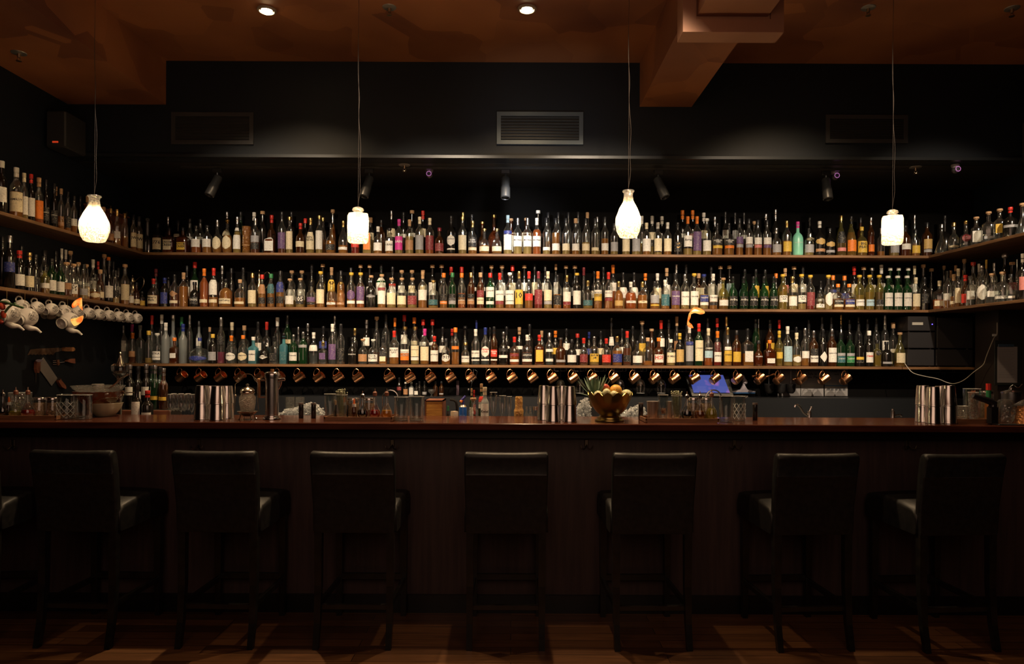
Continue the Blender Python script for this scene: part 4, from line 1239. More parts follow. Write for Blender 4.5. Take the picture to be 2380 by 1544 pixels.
# ---------------------------------------------------------------- knives and tools on the knife wall (x = XL)
RUST = noisy('rusty_blade', (.14, .075, .04), (.24, .16, .11), ns=30, rough=.5, metal=.7); HW = noisy('handle_wood', (.34, .14, .05), (.5, .24, .09), (1, 8, 8), 10, .5); HD = noisy('handle_brown', (.16, .055, .03), (.26, .09, .05), ns=20, rough=.45)
BL = P('blade_steel', (.42, .39, .36), .38, .8)
def wallpoly(pts, name, m, par, o0, th=.006, off=.004):
    P3 = [UX(x, y, XL+off)-o0 for x, y in pts]; n = len(P3)
    vs = [(p_.x, p_.y, p_.z) for p_ in P3]+[(p_.x+th, p_.y, p_.z) for p_ in P3]
    b = B(); b.add(vs, [tuple(range(n)), tuple(range(2*n-1, n-1, -1))]+[((i+1) % n, i, n+i, n+(i+1) % n) for i in range(n)]); b.build(name, m, par, False)
def wtool(name, lb, cat, anchor): p = UX(*anchor, XL+.004); return thing(name, lb, cat, p), p
t, o0 = wtool('bread_saw', 'old saw-toothed knife with pale wooden handle fixed flat on the wall', 'knife', (115, 815))
teeth = []
for k in range(14): teeth += [(122-k*4.0, 823.5 if k % 2 else 825.5)]
wallpoly([(64, 826), (70, 813), (85, 811), (137, 808.5), (138, 817), (128, 819)]+teeth, 'blade', RUST, t, o0, .003)
wallpoly([(141, 810), (146, 807.5), (165, 807.5), (168.5, 811), (168, 815), (163, 817), (146, 817), (141, 815.5)], 'handle', HW, t, o0, .022)
wallpoly([(137, 809.5), (141, 810.5), (141, 815.5), (137, 816.5)], 'ferrule', DSTEEL, t, o0, .01)
t, o0 = wtool('cleaver', 'broad steel cleaver with brown handle hanging tilted on the wall', 'cleaver', (118, 870))
wallpoly([(100, 831), (90, 846), (88, 855), (119, 897.5), (128, 886), (133, 880)], 'blade', BL, t, o0, .003)
wallpoly([(130, 882), (134, 878), (137, 884), (147, 897), (148.5, 903), (146, 904.5), (138, 900), (131, 889)], 'handle', HD, t, o0, .02)
wallpoly([(129, 881), (133, 877.5), (135, 880), (131, 885)], 'ferrule', STEEL, t, o0, .022)
t, o0 = wtool('ice_pick', 'ice pick with red-brown handle pointing down on the wall', 'ice pick', (83, 860))
wallpoly([(79, 842), (88, 842), (87.5, 860), (84.5, 867), (80.5, 867), (78.5, 858)], 'handle', HD, t, o0, .02)
wallpoly([(81.5, 867), (83.5, 867), (82.3, 892)], 'spike', STEEL, t, o0, .004)
wallpoly([(74, 838), (78, 835.5), (89, 835.5), (92.5, 838.5), (87, 842), (79, 842)], 'butt_cap', STEEL, t, o0, .024)
t, o0 = wtool('meat_fork', 'short carving fork with brown handle lying sideways on the wall', 'fork', (150, 842))
wallpoly([(149, 840), (156, 835), (169, 834), (170, 845), (160, 844)], 'handle', HD, t, o0, .018)
wallpoly([(136, 843), (149, 840.5), (149, 842), (136, 844.5)], 'shaft', STEEL, t, o0, .005)
wallpoly([(130, 837), (135, 836), (137, 848), (132, 850)], 'guard', P('guard_copper', (.5, .25, .15), .3, 1), t, o0, .008)
for yy in (838.5, 843, 847.5): wallpoly([(122, yy-.6), (131, yy-.8), (131, yy+.8), (122, yy+.6)], 'prong', STEEL, t, o0, .004)
# ---------------------------------------------------------------- things on the bar counter
ZC0 = 1.08
def yb(py): return .35*F/(py-CY)      # depth at which the counter top shows at row py
def at(px, py, y=None):
    y = y or yb(py-(px-CX)*.0044); q = U(px, py, y); return Vector((q.x, y, ZC0))
def R_(wpx, y): return wpx/2*y/F
ZSB = 1.0
def tin_unit(R0, R1, Hh, lb, p, grp):
    t = thing('shaker_tin', lb, 'shaker tin', p, group=grp)
    b = B(); b.lathe([(R0*.96, 0), (R0*1.03, .001), (R0*1.03, .005), (R0, .007), (R1+.002, Hh-.008), (R1, Hh), (R1*.8, Hh), (R1*.76, Hh-.003)], 28); b.build('tin_body', STEEL, t)
    b = B(); b.lathe([(R1*.7, Hh-.0028), (R1*.2, Hh-.004)], 20); b.build('base_dimple', STEEL, t)
def tins(cols, gname):
    for i, (px, y, w0, w1, ytop, wd) in enumerate(cols):
        k = y/F; p = Vector((U(px, 900, y).x, y, ZC0)); Ht = U(px, ytop, y).z-ZC0; h1 = Ht*.46
        tin_unit(w0/2*k, (w0*.55+w1*.45)/2*k, h1, 'lower upturned steel shaker tin, '+wd, p, gname)
        tin_unit(w0*.97/2*k, w1/2*k, Ht-h1-.001, 'upper upturned steel shaker tin, stacked '+wd, p+Vector((0, 0, h1+.0005)), gname)
tins([(470, 3.84, 35, 26, 896, 'at the wine glass side of the stack'), (489, 3.95, 29, 21, 897, 'behind, among the tins by the glasses'), (506, 3.80, 36, 26, 897, 'in the middle of the tins by the glasses'), (527, 3.90, 33, 24, 897, 'at the silver jar side of the stack')], 'shaker tins beside the wine glasses')
tins([(1264, 3.89, 30, 21, 896, 'at the flute glass side of the group'), (1286, 3.80, 33, 22, 898, 'at the front of the middle group'), (1306, 3.93, 28, 20, 897, 'behind, in the middle group'), (1324, 3.80, 34, 23, 898, 'at the fruit bowl side of the group')], 'shaker tins beside the fruit bowl')
tins([(2145, 3.87, 32, 25, 896, 'at the tap side of the end group'), (2169, 3.78, 32, 25, 899, 'at the front of the end group'), (2186, 3.93, 28, 21, 897, 'behind, in the end group'), (2204, 3.80, 36, 27, 896, 'at the tray side of the end group')], 'shaker tins near the clipboard')
# trays
def tray(x0, x1, yf, yk, lb, h=.022):
    a = at(x0, yf, yk); c_ = at(x1, yf, yk); t = thing('serving_tray', lb, 'tray', ((a.x+c_.x)/2, yk, ZC0)); W = (c_.x-a.x)/2; D = .20
    b = B(); b.rbox(-W+.012, W-.012, .012, D-.012, 0, .009, .002); b.build('tray_base', TRAY, t, False)
    b = B(); b.prism([(-W, .024), (W, .024), (W-.012, 0), (-W+.012, 0)], 0, .008); b.prism([(-W, .024), (W, .024), (W-.012, 0), (-W+.012, 0)], D-.008, D)
    for s in (-1, 1): b.box(min(s*W, s*(W-.008)), max(s*W, s*(W-.008)), 0, D, .003, .024)
    b.build('rim', TRAY, t, False); return t
tray(-40, 131, 971, 3.74, 'wooden tray with cruets and nut jars at the tulip end of the bar')
tray(752, 912, 975, 3.74, 'wooden tray of tumblers and three cruets beside the silver pot')
tray(1500, 1672, 975, 3.74, 'wooden tray of tumblers and cruets past the fruit bowl')
tray(2222, 2312, 975, 3.78, 'dark wooden tray under small glasses beside the end tins')
ZT0 = ZC0+.0092
# cut / plain glass tumblers
def tumbler(px, y, wpx, ytop, lb, m=None, z0=ZT0, taper=.85, fill=None, name='glass_tumbler', flute=0, spout=False, cat='glass'):
    R = R_(wpx, y); q = U(px, ytop, y); Hh = q.z-z0; t = thing(name, lb, cat, (q.x, y, z0)); r0 = R*taper
    lobe = (lambda a: 1+.03*math.cos(flute*a)) if flute else None
    b = B(); b.lathe([(r0*.9, 0), (r0, .003), (r0+(R-r0)*.2, Hh*.2), (R, Hh), (R-.002, Hh), (r0-.003+(R-r0)*.2, Hh*.2), (r0*.8, .012), (.001, .011)], 36, lobe=lobe, cap1=False); g_ = b.build('bowl', m or CLEARG, t)
    b = B(); b.tube([(R*math.cos(k*math.pi/12), R*math.sin(k*math.pi/12), Hh) for k in range(25)], .0011, 5)
    if spout: b.tube([(R*.95, 0, Hh-.012), (R+.016, 0, Hh+.001), (R*.95, .006, Hh)], .0012, 5)
    b.build('glass_rim', P('rim_glass', (.75, .76, .75), .15, .3), t)
    return t, R, r0, Hh
def herbs(t, R, Hh, m, n=46, up=.03, name='dried_flowers'):
    b = B()
    for k in range(n):
        a = random.uniform(0, 6.28); r = random.uniform(0, R*.85); a2 = a+random.uniform(-.5, .5); r2 = r*1.25
        h = Hh+random.uniform(.2, 1)*up; b.tube([(r*.5*math.cos(a), r*.5*math.sin(a), .014), (r2*math.cos(a2), r2*math.sin(a2), h)], .0011, 4); b.ball((r2*math.cos(a2), r2*math.sin(a2), h), random.uniform(.0025, .005), 6)
    o = b.build(name, m, t); o['kind'] = 'stuff'
CUTL = glass('diamond_glass', (.9, .92, .9), .95, .04, .03, 60)
def mixing(px, y, wpx, ytop, lb, cut, spout=False):
    t, R, r0, Hh = tumbler(px, y, wpx, ytop, lb, None, ZC0, .97, name='mixing_glass', spout=spout, cat='mixing glass')
    b = B(); b.lathe([(r0*.92, .002), (r0*.97, .016), (r0*.3, .019)], 28); b.build('thick_base', CUTG, t)
    if cut:   # diamond cutting: crossed helical ribs
        b = B()
        for s in (-1, 1):
            for k in range(10):
                b.tube([((R+.0006)*math.cos(s*(k*.628+u*1.5)), (R+.0006)*math.sin(s*(k*.628+u*1.5)), .012+(Hh*.62)*u) for u in [j/8 for j in range(9)]], .0014, 4)
        b.build('cut_pattern', P('cut_lines', (.62, .64, .62), .12, .2), t)
mixing(155, 3.83, 40, 918, 'diamond-cut mixing glass beside the nut jars', True); mixing(194.5, 3.81, 37, 918, 'plain mixing glass with thick base beside the stacked bowls', False)
mixing(933, 3.80, 33, 923, 'plain mixing glass beside the amber cruet, nearer the tray', False); mixing(968.5, 3.80, 35, 922, 'plain mixing glass in front of the tambour box', False)
mixing(1688, 3.80, 33, 921, 'plain mixing glass beside the tray below the screen', False); mixing(1717, 3.88, 30, 921, 'diamond-cut mixing glass with pouring lip beside the dark tap area', True, True)
# cruets
CG = {'k': glass('cruet_black', (.02, .01, .01), .9, .05, .3), 'r': glass('cruet_red', (.5, .03, .02), .5, .05, .45), 'y': glass('cruet_amber', (.75, .38, .05), .5, .05, .45), 'o': glass('cruet_brown', (.42, .15, .04), .5, .05, .4), 'g': glass('cruet_yellow', (.6, .5, .08), .4, .05, .4)}
def cruet(px, wpx, ytop, ybody, col, lb, metal=True, y=3.83, lvl=.5):
    R = R_(wpx, y); q = U(px, ytop, y); Hh = q.z-ZT0; t = thing('cruet', lb, 'cruet', (q.x, y, ZT0), group='glass cruets with pourers'); nk = .008
    hb = (U(px, ybody, y).z-ZT0)
    pr = [(R*.75, 0), (R*.95, hb*.15), (R, hb*.35), (R*.9, hb*.62), (R*.5, hb*.95), (nk*1.1, hb*1.25), (nk, Hh*.80)]
    b = B(); b.lathe(pr, 24); b.build('flask', CLEARG, t)
    b = B(); lz = hb*(.4+lvl*.5); q_ = [(r*.94, max(z, .002)) for r, z in pr if z < lz]; b.lathe(q_+[(q_[-1][0]*.8, lz)], 24); b.build('syrup', CG[col], t)
    b = B(); m = STEEL if metal else HD; b.lathe([(nk*.9, Hh*.74), (nk*1.45, Hh*.76), (nk*1.5, Hh*.86), (nk*.8, Hh*.9)], 14); b.build('stopper', m, t)
    b = B(); b.lathe([(.003, Hh*.88), (.0022, Hh)], 8); b.build('pour_spout', P('spout_copper', (.7, .42, .32), .3, 1), t)
cruet(7, 26, 906, 938, 'k', 'cruet of dark syrup on the tray beside the tulips'); cruet(37, 30, 900, 938, 'g', 'cruet of yellow-green syrup in front of a cut tumbler', False, lvl=.1); cruet(65, 30, 900, 940, 'r', 'cruet of dark red syrup beside the nut jar', False, lvl=.3)
cruet(843, 26, 909, 943, 'k', 'cruet of black syrup with steel pourer, first of the tray by the silver pot'); cruet(871.5, 26, 903, 943, 'r', 'cruet of bright red syrup between the black and amber cruets', False); cruet(899, 26, 903, 943, 'y', 'cruet of golden amber syrup beside the mixing glasses', False)
cruet(1597, 27, 910, 944, 'k', 'cruet of black syrup below the screen'); cruet(1627, 27, 910, 944, 'o', 'cruet of red-brown syrup below the screen centre'); cruet(1654, 27, 905, 944, 'g', 'cruet of olive-yellow syrup beside the arched tap', False, lvl=.8)
# tumblers on trays
GREENH = noisy('dried_herb', (.25, .26, .14), (.5, .5, .36), ns=80, rough=.8)
a = tumbler(767, 3.84, 26, 916, 'empty fluted tumbler on the tray beside the dried flowers', flute=12)
a = tumbler(794.5, 3.83, 27, 918, 'fluted tumbler holding dried flower heads on the tray', flute=12); herbs(a[0], a[1], a[3], GREENH)
a = tumbler(1517, 3.84, 27, 933, 'ribbed metal tumbler on the tray past the fruit bowl', P('ribbed_metal', (.55, .42, .34), .3, .8), flute=14)
a = tumbler(1541, 3.83, 24, 918, 'tumbler of red and pale wooden picks on the tray', flute=10); 
b = B()
for k in range(60): aa = random.uniform(0, 6.28); r = random.uniform(0, .012); h = random.uniform(.03, .052); b.tube([(r*math.cos(aa), r*math.sin(aa), h), (r*math.cos(aa)+random.uniform(-.012, .012), r*math.sin(aa)+random.uniform(-.01, .01), h+.014)], .0012, 4)
o = b.build('wooden_picks', noisy('picks', (.4, .06, .03), (.6, .42, .25), ns=60), a[0]); o['kind'] = 'stuff'
a = tumbler(1557, 3.88, 16, 933, 'small ribbed metal tumbler between the pick tumbler and herb tumbler', MATS['ribbed_metal'], flute=14)
a = tumbler(1573, 3.83, 25, 920, 'tumbler stuffed with dried herbs beside the black cruet', flute=10); herbs(a[0], a[1], a[3], GREENH, 60, .025, 'dried_herbs')
a = tumbler(47, 3.885, 46, 913, 'tall cut-glass tumbler behind the yellow and red cruets', CUTG, flute=10)
# dropper bottles
def dropper(px, y, wpx, ytop, lb):
    R = R_(wpx, y); q = U(px, ytop, y); Hh = q.z-ZT0; t = thing('dropper_bottle', lb, 'dropper bottle', (q.x, y, ZT0), group='dropper bottles')
    b = B(); b.lathe([(R*.9, 0), (R, .002), (R, Hh*.45), (R*.5, Hh*.58), (R*.5, Hh*.62)], 16); b.build('amber_body', glass('dropper_brown', (.25, .1, .03), .8, .05, .2), t)
    b = B(); b.lathe([(R*.75, Hh*.60), (R*.75, Hh*.74)], 16); b.build('collar', WHITEP, t)
    b = B(); b.lathe([(R*.4, Hh*.74), (R*.42, Hh*.9), (R*.2, Hh)], 12); b.build('rubber_bulb', P('orange_rubber', (.75, .16, .03), .5), t)
dropper(823, 3.80, 12, 927, 'amber dropper bottle with orange bulb on the middle tray'); dropper(20.5, 3.84, 10, 923, 'dropper bottle with orange bulb on the tulip-side tray')
# preserving jars
def jar(px, y, wpx, ytop, col, lb, z0=ZT0):
    R = R_(wpx, y); q = U(px, ytop, y); Hh = q.z-z0; t = thing('storage_jar', lb, 'jar', (q.x, y, z0), group='lidded storage jars')
    b = B(); b.lathe([(R*.9, 0), (R, .004), (R, Hh*.84), (R*.94, Hh*.88)], 28); b.build('jar_glass', CLEARG, t)
    b = B(); b.lathe([(R*.97, Hh*.87), (R, Hh*.88), (R, Hh*.97), (R*.94, Hh), (R*.85, Hh*.985)], 28); b.build('lid', STEEL, t)
    b = B(); b.lathe([(R*.88, .004), (R*.93, .01), (R*.93, Hh*.7), (R*.5, Hh*.74)], 20); b.build('contents', noisy('jar_fill_'+col, *{'nut': ((.42, .26, .13), (.68, .48, .28)), 'mix': ((.12, .08, .06), (.45, .30, .18)), 'bean': ((.2, .12, .07), (.42, .28, .16))}[col], ns=110, rough=.7, bump=.5), t)
jar(92, 3.90, 30, 924, 'nut', 'jar of tan nuts with steel lid on the tulip-side tray'); jar(123, 3.90, 29, 924, 'mix', 'jar of dark spices beside the diamond-cut mixing glass')
jar(822, 3.90, 26, 925, 'bean', 'spice jar behind the orange dropper bottle'); jar(858, 3.905, 26, 925, 'bean', 'spice jar behind the black and red cruets')
jar(1611, 3.90, 28, 924, 'mix', 'jar of dark spices behind the two dark cruets'); jar(1641, 3.905, 28, 924, 'nut', 'jar of pale nuts behind the brown and olive cruets')
for px, w_ in ((779, 8), (807, 7)):
    q = U(px, 931, 3.90); t = thing('corked_vial', 'dark corked vial between the tumblers on the tray, '+('nearer the pot' if px < 790 else 'nearer the dropper'), 'bottle', (q.x, 3.90, ZT0)); Hh = q.z-ZT0
    b = B(); b.lathe([(.008, 0), (.009, Hh*.6), (.006, Hh*.75)], 12); b.build('vial_body', P('dark_bottle_glass', (.008, .007, .006), .08), t); b = B(); b.lathe([(.007, Hh*.74), (.008, Hh)], 12); b.build('cork', cap_mat('n'), t)
for px, lb in ((700, 'black muddler vial behind the silver pot tray gap, nearer the pot'), (729, 'black muddler vial nearer the tumbler tray'), (1489.5, 'black vial standing between fruit bowl and tray'), (1755, 'black vial near the swing tap')):
    y = 3.92; q = U(px, 937, y); Hh = q.z-ZC0; R = .0135; t = thing('muddler_tube', lb, 'tube', (q.x, y, ZC0), group='black tubes on the counter')
    b = B(); b.lathe([(R*.9, 0), (R, .002), (R, Hh*.9), (R*.96, Hh*.92)], 18); b.build('tube_body', P('tube_black', (.012, .010, .009), .18), t); b = B(); b.lathe([(R*1.04, Hh*.9), (R*1.04, Hh)], 18); b.build('tube_cap', P('tube_cap', (.12, .09, .08), .4), t)
# ---- silver biscuit jar in a carrying frame
y = 3.84; q = at(575, 975, y); k = y/F; t = thing('silver_biscuit_jar', 'ornate cut-glass jar with silver lid in a tall handled silver frame', 'jar', q); SIL = P('old_silver', (.62, .56, .46), .22, 1)
def zz(py): return U(575, py, y).z-ZC0
b = B(); b.lathe([(.032, zz(957)), (.036, zz(955)), (.045, zz(935)), (.044, zz(924)), (.034, zz(916)), (.033, zz(913))], 32); b.build('cut_glass_body', noisy('crystal_jar', (.45, .42, .34), (.85, .80, .68), ns=170, rough=.18, metal=.75, bump=1.0), t)
b = B(); b.lathe([(.036, zz(915)), (.039, zz(913)), (.037, zz(910)), (.039, zz(908)), (.030, zz(903)), (.012, zz(900)), (.005, zz(898)), (.009, zz(895.5)), (.009, zz(893.5)), (.002, zz(892))], 28); b.build('lid', SIL, t)
b = B(); b.lathe([(.020, .018), (.040, zz(962)), (.052, zz(958)), (.054, zz(956)), (.044, zz(957)), (.02, zz(959))], 32, lobe=lambda a: 1+.05*math.cos(12*a)); b.build('stand_dish', SIL, t)
for kx in range(4):
    aa = kx*math.pi/2+.8; b = B(); b.tube(spline([(.036*math.cos(aa), .036*math.sin(aa), zz(962)), (.042*math.cos(aa), .042*math.sin(aa), .012), (.046*math.cos(aa), .046*math.sin(aa), .002), (.052*math.cos(aa), .052*math.sin(aa), .003)]), .003, 6); b.build('foot', SIL, t)
b = B()
hp = [(-31, 960), (-29, 930), (-29, 900), (-28, 893), (-22, 888), (-17, 884), (-14, 876), (-8, 871), (0, 869.5), (8, 871), (13, 876), (16, 883), (21, 887), (23, 892), (24, 905), (24, 930), (26, 958)]
b.tube(spline([(x*k, 0, zz(py)) for x, py in hp], 4), .0024, 7)
for x, py in ((-22, 882), (18, 883)): b.tube([(x*k+.006*math.cos(u), 0, zz(py)+.006*math.sin(u)) for u in [j*.7 for j in range(10)]], .002, 6)
b.ball((-28*k, 0, zz(920)), .007, 10); b.build('carrying_handle', SIL, t)
# ---- silver coffee pot
y = 3.86; q = at(632, 975, y); t = thing('silver_coffee_pot', 'tall cylindrical silver press pot with side spout and wooden handle', 'coffee pot', q)
b = B(); b.lathe([(.046, 0), (.050, .003), (.049, .009), (.043, .012), (.042, .018), (.036, .020)], 32); b.build('base_ring', STEEL, t)
zt_ = lambda py: U(632, py, y).z-ZC0
b = B(); b.lathe([(.036, .018), (.0365, zt_(878))], 32); b.build('cylinder', P('pot_silver', (.72, .70, .70), .24, 1), t)
b = B(); b.lathe([(.040, zt_(880)), (.041, zt_(872)), (.040, zt_(868)), (.034, zt_(865)), (.012, zt_(864)), (.002, zt_(863.5))], 32); b.build('lid', STEEL, t)
b = B(); b.lathe([(.009, zt_(865)), (.010, zt_(858))], 14); b.build('plunger_knob', HW, t)
b = B(); b.tube([(.034, 0, zt_(884)), (.055, 0, zt_(882)), (.072, 0, zt_(882))], .008, 10, [.010, .009, .009]); b.tube([(.036, 0, zt_(905)), (.046, 0, zt_(895)), (.048, 0, zt_(886))], .008, 8, [.004, .007, .009]); b.build('spout', STEEL, t)
b = B(); b.rbox(-.082, -.066, -.007, .007, zt_(925), zt_(880), .003); b.build('handle', HW, t); b = B(); b.tube([(-.036, 0, zt_(884)), (-.072, 0, zt_(884))], .005, 8); b.build('handle_bracket', STEEL, t); b = B(); b.tube([(-.036, 0, zt_(923)), (-.072, 0, zt_(923))], .005, 8); b.build('handle_bracket', STEEL, t)
# ---- brass bowl with fruit
y = 3.84; q = at(1417, 985, y); t = thing('brass_bowl', 'footed brass bowl with scalloped rim, filled with fruit and a pineapple', 'bowl', q); zf = lambda py: U(1417, py, y).z-ZC0
Rr = .125; pr = [(.078, 0), (.082, .004), (.080, .010), (.070, .014), (.068, .022), (.060, .026), (.052, .032), (.056, .036), (.078, .055), (.098, .085), (.114, .12), (Rr, .163)]
n = 84; b = B(); ins = [(r-.004, z+.002) for r, z in pr[8:]][::-1]; b.lathe(pr+ins+[(.001, .052)], n, cap1=False)
NR = len(pr)
vs = []
for idx, (x, yy, z) in enumerate(b.v):
    ring = idx//n; a = 2*math.pi*(idx % n)/n
    if ring in (NR-1, NR): z -= .019*(1-abs(math.cos(7*a)))**.8
    vs.append((x, yy, z))
b.v = vs; b.build('bowl_body', BRASS, t)
PY_ = y
def fruit(name, px, py, r, mat, lb, yy, sz=1.0, tip=False, cat='fruit', grp='fruit in the brass bowl', rot=0):
    p = U(px, py, yy); t = thing(name, lb, cat, p, group=grp)
    T = Matrix.Rotation(rot, 4, 'Y') @ Matrix.Rotation(1.2 if tip else 0, 4, 'X')
    b = B(); m = 12; b.lathe([(max(1e-4, r*math.sin(math.pi*i/m)), -r*sz*math.cos(math.pi*i/m)) for i in range(m+1)], 22, T); b.build('flesh', mat, t)
    b = B()
    if tip: b.lathe([(r*.25, r*sz*.93), (r*.12, r*sz*1.12), (.001, r*sz*1.16)], 10, T)
    else: b.lathe([(.002, r*sz*.97), (.0015, r*sz*1.05)], 8, Matrix.Rotation(1.3, 4, 'X') @ T)
    b.build('stem_end', P('stem_brown', (.15, .12, .05), .7) if not tip else mat, t)
LEM = noisy('lemon_skin', (.60, .58, .28), (.72, .68, .42), ns=90, rough=.45, bump=.1); ORA = noisy('orange_skin', (.75, .33, .03), (.85, .45, .07), ns=120, rough=.45, bump=.2)
fruit('lemon', 1390, 918, .0235, LEM, 'pale lemon at the pineapple side of the brass bowl', 3.80, 1.1, True, rot=1.2)
fruit('lemon', 1410, 913, .0225, LEM, 'pale lemon facing forward below the apple', 3.795, 1.05)
fruit('lemon', 1427, 918, .0225, LEM, 'pale lemon in front of the orange', 3.79, 1.1, True)
fruit('orange', 1431, 909, .036, ORA, 'large orange in the middle of the brass bowl', 3.85)
fruit('apple', 1407, 902, .0245, noisy('apple_skin', (.45, .03, .02), (.6, .2, .06), (1, 1, 4), 20, .3), 'red striped apple on top of the brass bowl', 3.86, .95)
fruit('melon', 1456, 917, .031, noisy('melon_skin', (.48, .50, .25), (.62, .60, .36), ns=60, rough=.5), 'pale green melon at the outer rim of the brass bowl', 3.86, .9)
p = U(1383, 925, 3.87); t = thing('pineapple', 'pineapple with spiky grey-green crown leaning out of the brass bowl', 'pineapple', p, group='fruit in the brass bowl')
b = B(); b.lathe([(.012, -.055), (.028, -.045), (.034, -.02), (.03, .0), (.015, .01)], 18, Matrix.Rotation(-.1, 4, 'Y')); b.build('fruit_body', noisy('pine_skin', (.2, .13, .04), (.4, .28, .08), ns=60, bump=.6, rough=.7), t)
LEAF = noisy('pineapple_leaf', (.10, .17, .10), (.20, .26, .20), (1, 1, 1), 15, .45)
LM = []
for kx in range(34):
    a = kx*2.399; f = kx/34; L = .15*(1-.45*f if f > .5 else .62+.5*f)+.01; tilt = (1.25-1.15*f) + random.uniform(-.1, .1)
    pts = []; d = Vector((math.cos(a), math.sin(a)*.8, 0)); prev = Vector((d.x*.012, d.y*.012, .0+.02*f)); seg = 6
    b_ = B(); vs = []; fs = []
    for s in range(seg+1):
        u = s/seg; th = tilt*(1-.35*u) if f > .25 else tilt*(1+.25*u); wd = .0085*(1-u)**.7*(1+.8*u)+.0004
        sd = Vector((-math.sin(a), math.cos(a), 0)); up = Vector((d.x*math.cos(th), d.y*math.cos(th), math.sin(th)))
        vs += [tuple(prev-sd*wd+up*.0), tuple(prev+Vector((d.x, d.y, 0))*.002), tuple(prev+sd*wd), tuple(prev-Vector((d.x, d.y, 0))*.0012)]
        dirv = (d*math.sin(th)+Vector((0, 0, 1))*math.cos(th)); prev = prev+dirv*(L/seg)
    for s in range(seg):
        for j in range(4): fs.append((s*4+j, s*4+(j+1) % 4, s*4+4+(j+1) % 4, s*4+4+j))
    b_.v = vs; b_.f = fs; b_.build('crown_leaf', LEAF, t)
# ---- stacked bowls
y = 4.0; BX = 228
def bowl(name, px, w0, w1, y0, y1, mat, lb, lobe=None, foot=True, th=.003):
    q = U(px, y0, y); Rb = R_(w1, y); Rt = R_(w0, y); z0 = max(ZC0+.0005, U(px, y1, y).z); Hh = q.z-z0; t = thing(name, lb, 'bowl', (q.x, y, z0), group='stacked punch bowls')
    b = B(); b.lathe([(Rb*.9, 0), (Rb, .003), (Rt*.72, Hh*.3), (Rt*.92, Hh*.65), (Rt, Hh), (Rt-th, Hh), (Rt*.9-th, Hh*.65), (Rt*.7-th, Hh*.34), (.001, Hh*.2)], 48, cap1=False, lobe=lobe); b.build('bowl_body', mat, t)
    b = B(); b.tube([(Rt*(lobe(k*math.pi/24) if lobe else 1)*math.cos(k*math.pi/24), Rt*(lobe(k*math.pi/24) if lobe else 1)*math.sin(k*math.pi/24), Hh) for k in range(49)], .0016, 5); b.build('rim', mat, t)
zb0 = ZC0
q = U(BX+14, 938, y); 
bowl('ceramic_bowl', 243, 76, 40, 937, 971.5, P('bowl_cream', (.42, .38, .26), .18, coat=.5), 'cream scalloped bowl at the bottom of the stack', lambda a: 1+.012*math.cos(16*a))
bowl('amber_bowl', 229, 104, 60, 910, 941, glass('amber_bowl_glass', (.35, .12, .03), .9, .05, .25), 'amber glass bowl in the middle of the stack', lambda a: 1+.02*math.cos(24*a))
bowl('crystal_bowl', 229, 110, 72, 897, 917, CUTG, 'clear cut-crystal bowl on top of the bowl stack', lambda a: 1+.02*math.cos(20*a))
q = U(227.5, 896, y); t = thing('round_tin', 'small round metal tin standing in the top crystal bowl', 'tin', (q.x, y, U(227, 910, y).z))
b = B(); b.lathe([(.031, 0), (.031, .036), (.032, .037), (.032, .042), (.029, .043)], 28); b.build('tin_body', P('tin_grey', (.5, .46, .42), .35, .8), t)
q = U(262, 895, 3.93); t = thing('serving_tongs', 'steel tongs resting over the crystal bowl, pointing up', 'tongs', q)
b = B()
for s in (-1, 1): b.tube(spline([(-.02, s*.004, -.02), (.02, s*.007, .01), (.05, s*.012, .04), (.09, s*.008, .062)]), .003, 6)
b.build('tong_arm', STEEL, t)
# ---- drinks fountain
q = U(279, 975, 4.30); t = thing('drinks_fountain', 'tall glass drinks fountain with silver finial beside the wine bottles', 'fountain', (q.x, 4.30, ZSB)); zz2 = lambda py: U(279, py, 4.30).z-ZSB
b = B(); b.lathe([(.03, zz2(868)), (.05, zz2(862)), (.052, zz2(850)), (.04, zz2(846))], 24); b.lathe([(.016, zz2(900)), (.02, zz2(880)), (.045, zz2(868))], 20); b.build('glass_tank', CLEARG, t)
b = B(); b.lathe([(.026, zz2(852)), (.024, zz2(846)), (.014, zz2(838)), (.007, zz2(828)), (.006, zz2(824)), (.008, zz2(821)), (.002, zz2(818))], 18); b.build('finial_lid', SIL, t)
b = B(); b.lathe([(.05, 0), (.052, .006), (.012, .02), (.010, zz2(935)), (.018, zz2(925)), (.014, zz2(905)), (.02, zz2(898))], 20); b.build('pedestal', SIL, t)
for kx in range(4):
    aa = kx*math.pi/2+.3; b = B(); b.tube(spline([(0, 0, zz2(915)), (.05*math.cos(aa), .05*math.sin(aa), zz2(913)), (.085*math.cos(aa), .085*math.sin(aa), zz2(914)), (.085*math.cos(aa), .085*math.sin(aa), zz2(922))]), .003, 6); b.build('tap_arm', SIL, t)
# ---- wine bottles behind the counter
WB = [(302, 848, 22, 'k', 'w35'), (321, 852, 24, 'k', 'w24'), (340, 847, 24, 'k', 'w35'), (352, 850, 20, 'g', 'w24'), (360, 849, 22, 'g', 'y23'), (372, 853, 20, 'g', 'y23'), (380, 856, 20, 'b', 'y23')]
wl = ['wine bottle with white label at the fountain end of the row', 'wine bottle with white label, second from the fountain', 'wine bottle with green-grey neck and torn white label', 'slim wine bottle with narrow pale label mid-row', 'green wine bottle with broad yellow label mid-row', 'green wine bottle with yellow label, second from the row end', 'brown wine bottle with orange-yellow label at the row end']
for i, (px, tp, wd, g, lab) in enumerate(WB):
    yy = 4.62 + (.075 if i % 2 else 0) ; p = U(px, tp, yy); z0 = 1.075
    o = bottle('wine_bottle', 0, min(R_(wd, yy), .0285), p.z-z0, 'w', g, '-', lab, 'ks' if i % 2 else 'vs', '', (p.x, yy, z0), 0, 'wine bottles beside the wine glasses'); o['label'] = wl[i]
